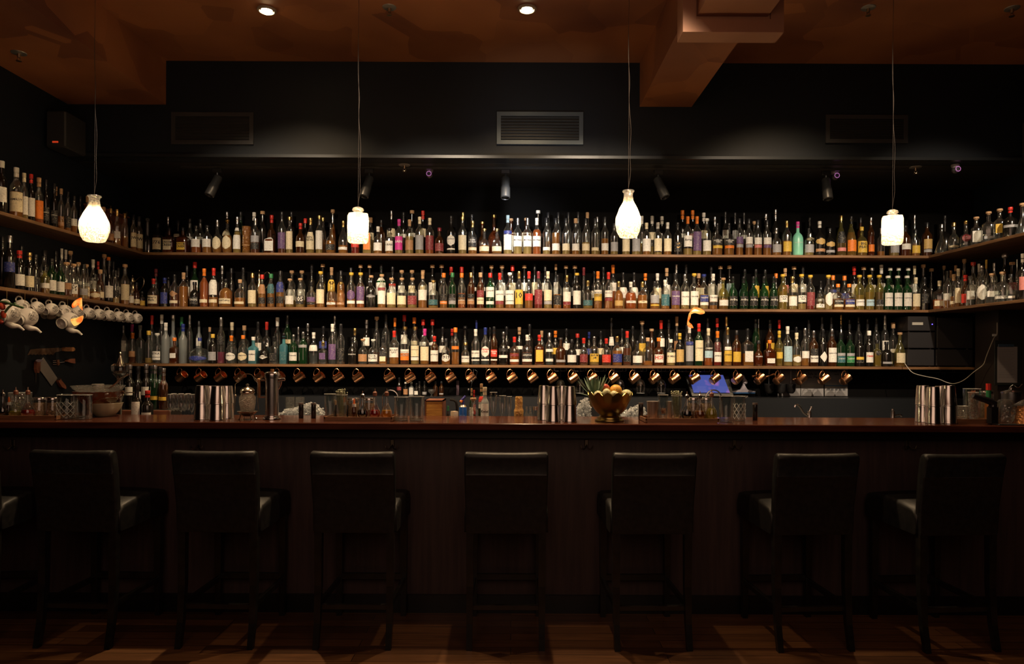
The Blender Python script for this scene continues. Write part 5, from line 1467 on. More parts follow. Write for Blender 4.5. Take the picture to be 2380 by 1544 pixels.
p = U(340, 900, 4.6); t = thing('bottle_step', 'dark curved wooden step under the row of wine bottles', 'step', (p.x, 4.58, 0)); b = B(); b.rbox(-.16, .17, 0, .17, 0, 1.075, .006); b.build('step_body', P('step_dark', (.02, .015, .012), .4), t, False)
b = B(); b.rbox(-.165, .175, -.01, .0, 1.0, 1.07, .003); b.build('step_trim', HD, t, False)
for (px, tp, wd, lab, cap, txt, lb) in ((318, 895, 22, 'w26', 'ks', '', 'short wine bottle with tall white label in front of the row'), (343, 908, 25, 'w14', 'rs', 'CLUB', 'short wine bottle with red neck and white label lettered in black')):
    yy = 4.20; p = U(px, tp, yy); o = bottle('wine_bottle', 0, R_(wd, yy), p.z-ZSB, 'w', 'k', '-', lab, cap, txt, (p.x, yy, ZSB), 0, 'wine bottles beside the wine glasses'); o['label'] = lb
# ---- stemmed glasses
def stem(px, yy, wpx, ytop, ybase, lb, z0=None, flute=False, grp='stemmed glasses behind the counter', inv=False):
    q = U(px, ytop, yy); R = R_(wpx, yy); zb = U(px, ybase, yy).z if z0 is None else z0; Hh = q.z-zb
    t = thing('wine_glass' if not flute else 'flute_glass', lb, 'glass', (q.x, yy, zb), group=grp)
    if flute: pr = [(.003, Hh*.33), (R*.5, Hh*.42), (R*.85, Hh*.6), (R, Hh*.8), (R*.92, Hh)]
    else: pr = [(.003, Hh*.45), (R*.6, Hh*.5), (R, Hh*.66), (R*.98, Hh*.8), (R*.8, Hh)]
    T = None
    if inv: t.location.z = q.z; T = Matrix.Rotation(math.pi, 4, 'X')
    b = B(); b.lathe(pr, 22, T, cap1=False); b.build('bowl', CLEARG, t)
    b = B(); b.lathe([(R*.85, 0), (R*.85, .0015), (.004, .006), (.0028, Hh*.2), (.003, Hh*.46 if not flute else Hh*.34)], 18, T); b.build('stem', CLEARG, t)
    b = B(); rt, zt2 = pr[-1]; b.tube([(rt*math.cos(k*math.pi/10), rt*math.sin(k*math.pi/10), -zt2 if inv else zt2) for k in range(21)], .0009, 5); b.build('rim', MATS['rim_glass'], t)
for i, px in enumerate((396, 404, 412, 421, 429, 437, 446)):
    stem(px, 4.22+.075*(i % 3), 15, 917-2*(i % 2), 0, 'small wine glass, '+['first beside the wine bottles', 'second from the wine bottles', 'third from the wine bottles', 'middle of the cluster', 'third from the shaker tins', 'second from the shaker tins', 'right against the shaker tins'][i], ZSB)
for px, tp, w_, lb in ((1147, 912, 19, 'tall flute glass beside the frosted bottle'), (1168, 920, 18, 'flute glass beside the carved tiki mug'), (1184, 922, 13, 'narrow flute glass behind the tiki mug')):
    stem(px, 4.24, w_, tp, 0, lb, ZSB, True)
RK = P('rack_wire', (.25, .22, .24), .3, 1)
for i, (px, lb) in enumerate(((1303, 'above the middle shaker tins'), (1348, 'behind the pineapple leaves'), (1441, 'above the melon'), (1489, 'above the black vial'), (1537, 'above the metal tumbler'))):
    stem(px, 5.80, 24, 855, 914, 'wine glass hanging upside down, '+lb, None, False, 'wine glasses hanging under the shelf', True)
for i, (px, lb) in enumerate(((1303, 'above the middle tins'), (1348, 'behind the first pineapple leaf'), (1395, 'behind the pineapple'), (1441, 'above the melon'), (1489, 'above the black vial'), (1543, 'above the metal tumbler'), (1592, 'beside the screen corner'), (1636, 'over the screen'), (2170, 'above the end tins, nearest the tap'), (2200, 'above the end tins'), (2232, 'last under the amplifiers'))):
    p = U(px, 850, 5.75); t = thing('glass_rack', 'small wire glass rack under the shelf, '+lb, 'rack', (p.x, 5.75, ZB-TH), group='wire glass racks')
    b = B(); w2 = .05
    for yy in (0, .16): b.tube([(-w2, yy, 0), (-w2, yy, -.022), (-w2+.005, yy, -.027), (-.012, yy, -.027)], .0016, 5); b.tube([(w2, yy, 0), (w2, yy, -.022), (w2-.005, yy, -.027), (.012, yy, -.027)], .0016, 5)
    for xx in (-.012, .012): b.tube([(xx, 0, -.027), (xx, .16, -.027)], .0016, 5)
    b.build('rack_frame', RK, t)
# ---- middle cluster behind the counter (service bench)
yy = 4.24; z0 = ZSB
def cy(px, w_, ytop, prof, mat, name, part, lb, cat, y=yy, z=z0, n=22):
    q = U(px, ytop, y); Hh = q.z-z; R = R_(w_, y); t = thing(name, lb, cat, (q.x, y, z)); b = B(); b.lathe([(r*R, h*Hh) for r, h in prof], n); b.build(part, mat, t); return t, R, Hh
# tambour box
a = U(987, 930, 4.30); c_ = U(1031, 930, 4.30); t = thing('tambour_box', 'small orange-brown wooden box with slatted roll front', 'box', ((a.x+c_.x)/2, 4.30, z0)); W = (c_.x-a.x)/2; Hh = a.z-z0; OW = noisy('orange_wood', (.66, .28, .05), (.88, .46, .10), (1, 1, 9), 6, .4)
b = B(); b.box(-W, -W+.007, 0, .16, 0, Hh); b.box(W-.007, W, 0, .16, 0, Hh); b.box(-W, W, 0, .16, Hh-.008, Hh); b.box(-W, W, .15, .16, 0, Hh-.008); b.build('box_frame', HD, t, False)
b = B()
for kx in range(14): z = .004+(Hh-.016)*kx/14; b.rbox(-W+.008, W-.008, .006, .014, z, z+(Hh-.016)/14-.0008, .0015)
b.build('roll_slats', OW, t, False)
t, R, Hh = cy(1041.5, 7, 944, [(1, 0), (1, .6), (.5, .8)], P('dark_bottle_glass', (.008, .007, .006), .08), 'sauce_bottle', 'bottle_body', 'tiny dark sauce bottle with white label and green cap', 'bottle', 4.22); b = B(); b.lathe([(R*.6, Hh*.78), (R*.6, Hh)], 12); b.build('cap', P('cap_green', PAL['g'], .3), t); b = B(); b.lathe([(R*1.03, Hh*.05), (R*1.03, Hh*.5)], 16, cap0=False, cap1=False); b.build('paper_label', lab_mat('w'), t)
t, R, Hh = cy(1056, 18, 956, [(.95, 0), (1, .1), (1, .95), (.9, 1)], P('soap', (.55, .42, .3), .6), 'wooden_block', 'block_body', 'pale tan block beside the blue gas canister', 'block', 4.24, n=4)
t, R, Hh = cy(1076, 18, 943, [(.98, 0), (1, .02), (1, .9), (.9, .95)], P('gas_blue', (.015, .10, .42), .3), 'gas_torch', 'canister', 'blue gas canister torch with orange-tipped nozzle', 'torch', 4.20)
b = B(); b.lathe([(R*.95, Hh*.94), (R*.6, Hh*1.02), (R*.4, Hh*1.04)], 20); b.build('canister_dome', P('can_cream', (.6, .5, .35), .3, .6), t)
b = B(); b.tube([(0, 0, Hh*1.0), (.002, 0, Hh*1.14), (.003, 0, Hh*1.22)], .007, 10); b.tube([(.016, .0, Hh*1.42), (-.010, -.008, Hh*1.22)], .008, 10); b.build('torch_head', P('torch_blue', (.05, .05, .30), .3), t)
b = B(); b.tube([(-.006, -.005, Hh*1.24), (-.013, -.012, Hh*1.16)], .009, 12); b.build('nozzle_tip', P('torch_orange', (.85, .20, .03), .4), t)
def fr(x, z, R=R): a = -math.pi/2+x/R; return ((R+.0006)*math.cos(a), (R+.0006)*math.sin(a), z+Hh*.55)
letter('ISO', R*1.3, .022, P('ink_sky', (.25, .5, .8), .4), t, fr)
b = B(); pts = [(-1.1+2.2*i/8) for i in range(9)]; b.v = [((R+.0008)*math.cos(-math.pi/2+a), (R+.0008)*math.sin(-math.pi/2+a), h) for h in (Hh*.30, Hh*.38) for a in pts]; b.f = [(i, i+1, 10+i, 9+i) for i in range(8)]; b.build('red_band', P('cap_red', PAL['r'], .4), t)
t = thing('black_gooseneck', 'curved black neck of a small tap behind the wooden block', 'tap', U(1045, 968, 4.33)); t.location.z = z0
o0 = Vector(t.location); b = B(); b.tube(spline([Vector((U(1062, 968, 4.33).x-o0.x, 0, 0)), U(1062, 945, 4.33)-o0, U(1057, 932, 4.33)-o0, U(1046, 929, 4.33)-o0]), .008, 8); b.build('neck', BLACK, t)
def bt(kind, px, tp, wd, st, g, liq, lab, cap, txt, lb, y, z, grp=None):
    p = U(px, tp, y); o = bottle(kind, 0, R_(wd, y), p.z-z, st, g, liq, lab, cap, txt, (p.x, y, z), 0, grp); o['label'] = lb; return o
bt('whiskey_bottle', 1100, 925, 25, 'b', 'c', 'a3', 'k13', 'nt', '', 'round whiskey bottle with big pale stopper beside the gas torch', 4.22, z0)
bt('bitters_bottle', 1096, 903, 9, 's', 'g', '-', 'w25', 'ns', '', 'slim green bottle behind the round whiskey bottle', 4.33, z0)
bt('bitters_bottle', 1102, 907, 8, 's', 'b', '-', 'r36', 'rs', '', 'slim red bottle behind the round whiskey bottle', 4.36, z0)
bt('wine_bottle', 1119, 892, 14, 's', 'g', '-', 'w46+r57', 'ns', '', 'green bottle with cork behind the frosted bottle', 4.36, z0)
bt('vodka_bottle', 1127, 900, 19.5, 's', 'f', '-', 'w16', 'cs', 'Ketel', 'frosted white vodka bottle with pale sleeve beside the flutes', 4.20, z0)
TIKI = noisy('tiki_glaze', (.42, .20, .05), (.66, .40, .14), (1, 1, 1), 70, .2, bump=.5)
t, R, Hh = cy(1206, 22, 922, [(.9, 0), (.75, .08), (1, .14), (1.02, .5), (1.05, .56), (.85, .62), (.8, .66), (.85, .8), (.78, .96), (.7, 1)], TIKI, 'tiki_mug', 'mug_body', 'carved honey-brown tiki mug beside the flute glasses', 'mug', 4.20, z0)
b = B()
for s in (-1, 1): b.ball((s*R*.42, -R*.95, Hh*.45), R*.17, 10)
for kx in range(7): b.rbox(-R*.6+kx*R*.18, -R*.6+kx*R*.18+R*.12, -R*1.08, -R*.9, Hh*.16, Hh*.24, .0008)
b.build('carved_face', P('tiki_dark', (.25, .11, .03), .3), t)
for px, lb in ((1224, 'first tiny vial beside the tiki mug'), (1233, 'tiny vial nearer the shaker tins')):
    cy(px, 11, 945, [(.8, 0), (1, .3), (.9, .6), (.4, .75), (.45, 1)], CUTG, 'small_decanter', 'vial_glass', lb, 'decanter', 4.22)
t, R, Hh = cy(1245, 15, 946, [(1, 0), (1, .8), (.95, .86)], CLEARG, 'clip_jar', 'jar_glass', 'small clip-top jar beside the middle shaker tins', 'jar', 4.26); b = B(); b.lathe([(R, Hh*.85), (R*1.02, Hh)], 20); b.build('lid', STEEL, t)
# hanging jigger and conduit
t = thing('hanging_strainer', 'wire strainer hung from a hook in front of the dark wall', 'strainer', U(1108, 862, 5.66)); o0 = Vector(t.location); b = B()
b.tube([U(x, y_, 5.66)-o0 for x, y_ in ((1104, 860), (1109, 863), (1107, 875), (1097, 890), (1094, 905))], .0018, 5); b.tube([U(x, y_, 5.66)-o0 for x, y_ in ((1101, 858), (1098, 880), (1096, 892))], .0018, 5); b.build('wire_arm', DSTEEL, t); b = B(); b.ball(U(1089, 906, 5.66)-o0, .011, 12); b.ball(U(1095, 886, 5.66)-o0, .007, 10); b.build('cup', DSTEEL, t)
b = B(); a = U(1061, 885, YW-.02); c_ = U(1067, 930, YW-.02); o = bx('wall_conduit', a.x, c_.x, YW-.03, YW-.001, ZLEDGE+.001, a.z, P('conduit', (.12, .07, .09), .4), False); tag(o, 'short purple-grey conduit strip on the back wall above the gas torch', 'conduit')
# small bitters bottles on the ledge of the splashback
for i, (px, tp, g, lab, cap) in enumerate(((928, 878, 'k', 's35', 'ks'), (943, 888, 'k', 'n15', 'wc'), (956, 888, 'f', 'w16', 'wc'), (968, 891, 'k', 'w14', 'kc'), (975, 887, 'k', '-', 'ks'), (987, 887, 'k', 'v13', 'ks'), (1012, 887, 'b', '-', 'ks'), (1026, 887, 'b', 'v12', 'kc'))):
    bt('bitters_bottle', px, tp, 11, 's', g, '-', lab, cap, '', 'small bitters bottle on the back ledge, '+['first beside the arched tap', 'brown label and white cap', 'all white', 'white label and black cap', 'plain dark, mid-row', 'grey label above the tambour box', 'plain brown above the tambour box', 'last above the tambour box end'][i], 5.78, ZLEDGE, 'bitters bottles on the back ledge')
t, R, Hh = cy(1003, 16, 905, [(.5, 0), (.1, .2), (.5, .4), (1, .7), (.95, 1)], CUTG, 'ice_goblet', 'goblet_glass', 'crystal goblet among the bitters bottles', 'glass', 5.75, ZLEDGE)
# arched taps behind the trays
for px, w_, lb in ((907, 18, 'arched steel tap behind the amber cruet'), (1658.5, 18, 'arched steel tap in front of the blue screen')):
    yq = 4.45; t = thing('arched_tap', lb, 'tap', (U(px, 950, yq).x, yq, z0), group='arched taps'); o0 = Vector(t.location)
    b = B(); r = w_*yq/F; zc_ = U(px, 925, yq).z-z0; b.tube([(-r, 0, 0)]+[(-r*math.cos(u), 0, zc_+r*1.0*math.sin(u)) for u in [j*math.pi/10 for j in range(11)]]+[(r, 0, zc_-.02)], .0045, 8); b.build('spout_pipe', STEEL, t); b = B(); b.lathe([(.016, 0), (.016, .012), (.009, .02)], 16, Matrix.Translation((-r, 0, 0))); b.build('tap_base', STEEL, t)
# crushed ice wells
ICE = glass('ice', (.9, .92, .94), 1, .15, .45, 90)
def ice(x0, x1, ytop, y, lb):
    a = U(x0, ytop, y); c_ = U(x1, ytop, y); t = thing('ice_bin', lb, 'ice bin', ((a.x+c_.x)/2, y, z0)); W = (c_.x-a.x)/2; Hh = a.z-z0
    b = B(); b.box(-W-.005, W+.005, -.075, .075, 0, .03); b.build('bin_body', STS, t, False)
    b = B()
    for kx in range(int(W*6500)):
        x = random.uniform(-W, W); yq = random.uniform(-.06, .06); zt2 = Hh*(.95+.15*math.sin(x*25))*(1-abs(x/W)**4*.4); z = random.uniform(.03, max(.035, zt2)); s = random.uniform(.0028, .006)
        T = Matrix.Translation((x, yq, z)) @ Matrix.Rotation(random.uniform(0, 3), 4, Vector((random.random(), random.random(), random.random()+.1)).normalized()); b.box(-s, s, -s, s, -s, s, T)
    o = b.build('crushed_ice', ICE, t, False); o['kind'] = 'stuff'
ice(655, 752, 940, 4.36, 'bin of crushed ice beyond the silver pot'); ice(1340, 1372, 925, 4.36, 'bin of crushed ice between tins and brass bowl'); ice(1445, 1500, 945, 4.36, 'bin of crushed ice beside the brass bowl foot')
for px, lb in ((671, 'upside-down rocks glass on the ice, nearer the pot'), (694, 'upside-down rocks glass on the ice, above the black tube')):
    q = U(px, 924, 4.44); t = thing('rocks_glass', lb, 'glass', (q.x, 4.44+.03, z0+.031)); Hh = q.z-z0-.031; b = B(); b.lathe([(.03, 0), (.028, Hh), (.001, Hh-.001)], 22, cap0=False); b.build('glass_body', CUTG, t)
# ---- touch screen
Y0 = 5.74; a = [U(1595, 877, 5.86), U(1692, 877, 5.86), U(1704, 919, Y0), U(1607, 919, Y0)]
c0 = (a[2]+a[3])/2; t = thing('touch_screen', 'tilted point-of-sale touch screen with a blue display', 'screen', (c0.x, Y0, ZLEDGE))
def slab(corn, th, m, name, dy=0):
    vs = [tuple(Vector(p_)-Vector(t.location)+Vector((0, dy, 0))) for p_ in corn]; b = B(); b.add(vs+[(x, y_+th, z) for x, y_, z in vs], [(0, 1, 2, 3), (7, 6, 5, 4), (0, 4, 5, 1), (1, 5, 6, 2), (2, 6, 7, 3), (3, 7, 4, 0)]); return b.build(name, m, t, False)
slab([U(1593, 875, 5.86), U(1694, 875, 5.86), U(1705, 921, Y0), U(1609, 921, Y0)], .03, P('screen_case', (.03, .03, .028), .4), 'casing')
m, N, L, bb = nmat('screen_blue'); tc = N.new('ShaderNodeTexCoord'); no = N.new('ShaderNodeTexNoise'); no.inputs['Scale'].default_value = 7; cr = N.new('ShaderNodeValToRGB'); cr.color_ramp.elements[0].position = .5; cr.color_ramp.elements[0].color = (.035, .05, .20, 1); cr.color_ramp.elements[1].position = .7; cr.color_ramp.elements[1].color = (.30, .10, .28, 1)
L.new(tc.outputs['Object'], no.inputs['Vector']); L.new(no.outputs['Fac'], cr.inputs[0]); L.new(cr.outputs[0], bb.inputs['Emission Color']); bb.inputs['Emission Strength'].default_value = 1.1; bb.inputs['Base Color'].default_value = (.01, .01, .02, 1); bb.inputs['Roughness'].default_value = .2
slab([U(1601, 872, 5.872), U(1680, 872, 5.872), U(1696, 913, 5.755), U(1612, 913, 5.755)], .004, m, 'display', -.006)
b = B(); b.box(-.06, .06, .05, .12, 0, .06); b.build('stand', BLACK, t, False)
# squeegee and posters on the back wall
t = thing('squeegee', 'upturned pale and blue squeegee standing at the back wall beside the screen', 'squeegee', (U(1729, 918, 5.9).x, 5.9, ZLEDGE+.002)); o0 = Vector(t.location); v = lambda x, y_: ((U(x, y_, 5.9)-o0).x, max(.0, (U(x, y_, 5.9)-o0).z))
b = B(); b.prism([v(1700, 910), v(1720, 906), v(1726, 896), v(1728, 880), v(1731, 896), v(1737, 906), v(1755, 910), v(1755, 912), v(1700, 912)], -.008, .008); b.build('grip', P('squeegee_grey', (.42, .38, .42), .4), t, False)
b = B(); b.prism([v(1700, 912), v(1755, 912), v(1755, 915), v(1700, 915)], -.006, .006); b.build('blade', P('squeegee_blue', (.02, .10, .28), .4), t, False)
b = B(); b.lathe([(.012, 0), (.022, .012), (.022, .02), (.014, .04), (.009, .08)], 18, Matrix.Translation((v(1733, 893)[0], 0, v(1733, 893)[1])) @ Matrix.Rotation(-.3, 4, 'Y')); b.build('soap_cup', P('squeegee_grey', (.42, .38, .42), .4), t)
PAPER = P('poster_paper', (.30, .28, .27), .7); 
def poster(x0, y0, x1, y1, lines, lb, blue=None):
    a = U(x0, y0, YW-.004); c_ = U(x1, y1, YW-.004); W = c_.x-a.x; Hh = a.z-c_.z; t = thing('wall_poster', lb, 'poster', ((a.x+c_.x)/2, YW-.004, (a.z+c_.z)/2), group='notices on the back wall')
    b = B(); b.box(-W/2, W/2, -.001, .002, -Hh/2, Hh/2); b.build('paper_sheet', PAPER, t, False)
    for s, zc_, h_, w_ in lines: letter(s, W*w_, h_, INKD, t, lambda x, z, zc_=zc_: (x, -.0016, z+zc_*Hh), 'printed_words')
    b = B()
    for kx in range(7): z = Hh*(.05-.07*kx); b.box(-W*.42, W*(.1+.3*((kx*37) % 10)/10), -.0014, -.001, z, z+.0016)
    b.build('fine_print', P('ink_grey', (.1, .1, .1), .7), t, False)
    if blue: b = B(); b.box(-W/2, W/2, -.0015, -.001, -Hh*.14, -Hh*.11); b.build('blue_line', P('squeegee_blue', (.02, .10, .28), .4), t, False); b = B(); [b.box(-W*.4+kx*W*.17, -W*.4+kx*W*.17+W*.12, -.0016, -.001, -Hh*.3, -Hh*.22) for kx in range(5)]; b.build('emblem_row', P('ink_grey', (.1, .1, .1), .7), t, False)
poster(1808, 857, 1860, 921, [], 'printed notice behind the hanging strainer baskets')
poster(1862, 857, 1914, 921, [('Safe in\nPublic Place', .25, .05, .85)], 'printed notice with bold safe in public place heading')
poster(1917, 857, 1970, 921, [('Under 18?', .40, .018, .8), ('supply', .29, .016, .7)], 'printed notice with under eighteen heading and blue line', True)
for px, lb in ((1814, 'dark mesh strainer basket hanging before the first notice'), (1838, 'dark mesh strainer basket hanging over the notice edge'), (1787, 'dark strainer basket hanging beside the squeegee')):
    q = U(px, 893, 5.86); t = thing('strainer_basket', lb, 'strainer', q, group='strainers under the shelf')
    b = B(); b.lathe([(.02, -.08), (.036, -.06), (.042, 0), (.039, 0), (.033, -.058), (.001, -.076)], 18, cap1=False); b.build('mesh_cup', P('mesh_dark', (.02, .018, .018), .5, .3), t); b = B(); b.tube([(0, 0, -.0), (0, 0, ZB-TH-q.z)], .0025, 6); b.tube([(-.04, 0, 0), (.04, 0, 0)], .0025, 6); b.build('handle', DSTEEL, t)
for px, py, L_, lb in ((1757, 872, -1, 'copper jigger hanging beside the bright copper mug'), (1789, 873, 1, 'copper jigger hanging beside the squeegee'), (1851, 880, -1, 'copper jigger hanging before the middle notice')):
    q = U(px, py, 5.80); t = thing('copper_jigger', lb, 'jigger', q, group='copper jiggers'); T = Matrix.Rotation(1.2, 4, 'Y')
    b = B(); b.lathe([(.014, -.035), (.012, -.02), (.006, 0), (.012, .02), (.014, .04)], 16, T); b.build('jigger_cup', P('dull_copper', (.45, .22, .10), .3, 1), t); b = B(); b.tube([(0, 0, .01), (0, 0, ZB-TH-q.z)], .0015, 5); b.build('hanging_wire', HG, t)
# swing taps over the sink
def swing(pts, base, lb, lever):
    yq = 4.42; q = U(*base, yq); t = thing('swing_tap', lb, 'tap', (q.x, yq, z0), group='swing taps over the sink'); o0 = Vector(t.location)
    b = B(); b.lathe([(.018, 0), (.018, .03), (.013, .05), (.012, U(base[0], base[1], yq).z-z0)], 18); b.build('tap_body', STEEL, t)
    b = B(); b.tube(spline([U(x, y_, yq)-o0 for x, y_ in pts]), .007, 8); b.build('spout', STEEL, t)
    b = B(); b.tube([U(x, y_, yq)-o0 for x, y_ in lever], .0045, 8); b.ball(U(*lever[-1], yq)-o0, .008, 10); b.build('lever', STEEL, t)
swing([(1880, 968), (1868, 960), (1858, 945), (1850, 942), (1847, 947)], (1881, 956), 'swing tap with bent spout over the sink, standing under the notices', [(1881, 957), (1884, 950), (1886, 948)])
swing([(2074, 968), (2082, 966), (2092, 965), (2096, 968)], (2075, 956), 'low tap with round knob near the end shaker tins', [(2075, 958), (2075, 953)])
# ---- amplifiers at the end of the lowest shelf
AMP = P('amp_black', (.022, .02, .022), .45)
def amp(x0, y0, x1, y1, zb, lb, name='amplifier', feet=True):
    a = U(x0, y0, 5.72); c_ = U(x1, y1, 5.72); t = thing(name, lb, 'amplifier', ((a.x+c_.x)/2, 5.72, zb), group='sound equipment'); W = (c_.x-a.x)/2-.002; Hh = a.z-zb-.002
    b = B(); b.rbox(-W, W, 0, .23, .01, Hh, .003); b.build('casing', AMP, t, False)
    for sx in (-W*.8, W*.8):
        for sy in (.03, .2): b = B(); b.lathe([(.014, 0), (.014, .012)], 10, Matrix.Translation((sx, sy, 0))); b.build('foot', BLACK, t)
    return t, W, Hh
t, W, Hh = amp(2109, 812, 2172, 850, ZB, 'lower black amplifier nearest the bottle row')
z2 = ZB+Hh+.002; t, W, Hh = amp(2176, 812, 2262, 850, ZB, 'lower black amplifier against the side wall')
t, W, H2 = amp(2110, 772, 2174, 812, z2, 'black mixer stacked in the middle of the sound equipment')
t, W, H2b = amp(2178, 738, 2262, 812, z2, 'tall black box on the amplifier near the wall')
z3 = z2+H2+.002; t, W, H3 = amp(2110, 735, 2174, 772, z3, 'top receiver with pale strip and small blue light')
b = B(); b.box(-W*.7, W*.1, -.002, 0, H3*.45, H3*.62); b.build('display_strip', P('strip', (.5, .48, .42), .5), t, False); b = B(); b.ball((W*.78, -.001, H3*.5), .005, 10); b.build('power_light', P('led_blue', (.1, .1, .9), .4, emit=(.15, .1, 1), es=1.5), t)
# cable, clipboard
t = thing('white_cable', 'thin white cable drooping from the shelf to the side pillar', 'cable', U(2103, 845, 5.6)); o0 = Vector(t.location)
cb = [(2103, 845, 5.66), (2110, 855, 5.62), (2122, 867, 5.6), (2145, 874, 5.6), (2180, 881, 5.6), (2200, 889, 5.6), (2218, 892, 5.58), (2240, 884, 5.55), (2262, 866, 5.5), (2285, 848, 5.45), (2292, 830, 5.4), (2303, 802, 5.33), (2311, 784, 5.33), (2317, 777, 5.33), (2317.5, 750, 5.33)]
b = B(); b.tube(spline([U(x, y_, d)-o0 for x, y_, d in cb], 4), .0032, 6); b.build('cable_run', P('cable_white', (.50, .45, .38), .5), t)
b = B(); q = U(2310, 779, 5.33)-o0; b.rbox(q.x-.01, q.x+.014, q.y-.008, q.y+.008, q.z-.01, q.z+.008, .002); b.build('cable_clip', WHITEP, t)
yq = 5.33; a = U(2318, 800, yq); c_ = U(2364, 890, yq); t = thing('clipboard', 'dark clipboard with a lined paper sheet hanging at the side pillar', 'clipboard', ((a.x+c_.x)/2, yq, (a.z+c_.z)/2)); W = (c_.x-a.x)/2; Hh = (a.z-c_.z)/2
b = B(); b.rbox(-W-.02, W+.03, 0, .008, -Hh-.02, Hh+.03, .002); b.build('board', P('board_dark', (.02, .022, .02), .5), t, False)
b = B(); b.box(-W, W, -.0015, -.0002, -Hh, Hh-.02); b.build('paper_sheet', P('sheet', (.30, .27, .28), .7), t, False)
b = B(); b.rbox(-W*.95, W*.6, -.008, 0, Hh-.022, Hh, .002); b.build('clip', P('clip_blue', (.04, .07, .12), .4), t, False)
b = B()
for kx in range(18): z = Hh*.7-kx*Hh*.085; b.box(-W*.85, W*(.3+.5*((kx*53) % 7)/7), -.002, -.0016, z, z+.0014)
b.build('fine_print', P('ink_grey', (.1, .1, .1), .7), t, False)
# ---- end cluster on the counter
zt3 = ZT0
tumbler(2237, 3.86, 22, 944, 'small clear glass on the end tray beside the tins', CUTG, ZT0, .9)
tumbler(2259, 3.93, 36, 904, 'tall straight glass behind the black torch', CLEARG, ZT0, .95)
herb = tumbler(2262, 3.84, 22, 912, 'cut tumbler of pale picks behind the black torch', CUTG, ZT0, .85)
b = B()
for kx in range(40): aa = random.uniform(0, 6.28); r = random.uniform(0, .02); b.tube([(r*.4*math.cos(aa), r*.4*math.sin(aa), .02), (r*math.cos(aa), r*math.sin(aa), herb[3]+random.uniform(-.01, .012))], .0011, 4)
o = b.build('wooden_picks', MATS['picks'], herb[0]); o['kind'] = 'stuff'
jar(2293, 3.93, 28, 909, 'nut', 'lidded jar of pale contents behind the hot sauce bottle', ZT0)
y = 3.83; q = U(2315, 893, y); t = thing('hot_sauce_bottle', 'small hot sauce bottle with red cap and green neck', 'bottle', (q.x, y+.06, ZC0)); Hh = q.z-ZC0
b = B(); b.lathe([(.018, 0), (.019, .004), (.019, Hh*.42), (.010, Hh*.56), (.009, Hh*.62)], 18); b.build('sauce_body', P('sauce_orange', (.45, .16, .04), .2), t); b = B(); b.lathe([(.0125, Hh*.55), (.0125, Hh*.84)], 16); b.build('neck_sleeve', P('cap_green', PAL['g'], .3), t); b = B(); b.lathe([(.0135, Hh*.83), (.0135, Hh)], 8); b.build('cap', P('cap_red', PAL['r'], .32), t)
# black kitchen torch
y = 3.74; q = U(2307, 978, y); t = thing('kitchen_torch', 'black handheld kitchen torch standing on the counter', 'torch', (q.x, y, ZC0)); o0 = Vector(t.location); v3 = lambda x, y_: U(x, y_, y)-o0
b = B(); b.rbox(-.024, .024, -.018, .018, 0, v3(2307, 945).z, .006); b.build('torch_body', BLACK, t)
b = B(); b.tube([v3(2307, 946), v3(2308, 938), v3(2300, 933), v3(2285, 928)], .02, 14, [.021, .021, .019, .017]); b.build('torch_head', P('torch_gloss', (.02, .02, .022), .2), t)
b = B(); b.tube([v3(2286, 928.5), v3(2261, 920)], .015, 14, [.018, .0135]); b.build('barrel', P('torch_gloss', (.02, .02, .022), .2), t)
# skull-like glass bottle, metal pot, copper shaker
y = 3.86; q = U(2337, 932, y); t = thing('skull_decanter', 'round clear glass decanter with moulded face beside the black torch', 'decanter', (q.x, y, ZC0)); Hh = U(2337, 928, y).z-ZC0
b = B(); b.lathe([(.03, 0), (.038, .012), (.047, Hh*.35), (.050, Hh*.6), (.044, Hh*.85), (.03, Hh*.97), (.014, Hh)], 30); b.build('glass_head', glass('skull_glass', (.88, .9, .88), 1, .04, .04, 40), t)
b = B()
for s in (-1, 1): b.ball((s*.018, -.042, Hh*.52), .010, 12)
b.ball((0, -.046, Hh*.32), .007, 10); b.build('moulded_face', CUTG, t)
y = 3.98; q = U(2350, 897, y); t = thing('metal_pot', 'lidded metal pot with wire clasp behind the glass decanter', 'pot', (q.x, y, ZC0)); Hh = U(2350, 915, y).z-ZC0
b = B(); b.lathe([(.045, 0), (.048, .004), (.048, Hh)], 26); b.build('pot_body', DSTEEL, t); b = B(); b.lathe([(.051, Hh), (.051, Hh+.01), (.03, Hh+.018), (.006, Hh+.022), (.010, Hh+.034), (.002, Hh+.044)], 26); b.build('lid', STEEL, t)
b = B(); b.tube(spline([(-.03, -.02, Hh+.02), (-.01, -.03, Hh+.05), (.02, -.03, Hh+.035), (.05, -.02, Hh+.055)]), .0025, 6); b.build('wire_clasp', STEEL, t)
y = 3.80; q = U(2376, 980, y); t = thing('copper_julep_cup', 'hammered copper cup with glass lid at the frame edge', 'cup', (q.x+.01, y, ZC0)); zq = lambda py: U(2376, py, y).z-ZC0
b = B(); b.lathe([(.048, 0), (.045, .01), (.034, zq(950)), (.033, zq(944))], 28); b.build('hammered_body', noisy('hammered', (.40, .17, .06), (.62, .28, .12), ns=90, rough=.3, metal=1, bump=.5), t); b = B(); b.lathe([(.046, zq(944)), (.047, zq(941)), (.02, zq(933)), (.004, zq(929))], 28); b.build('glass_lid', CUTG, t)
p = U(2335, 983, 3.74); t = thing('rubber_bar_mat', 'long black ribbed rubber mat lying at the counter end', 'mat', (p.x+.04, 3.67, ZC0)); b = B(); b.rbox(-.12, .25, 0, .06, 0, .006, .002); b.build('mat_body', BLACK, t, False)
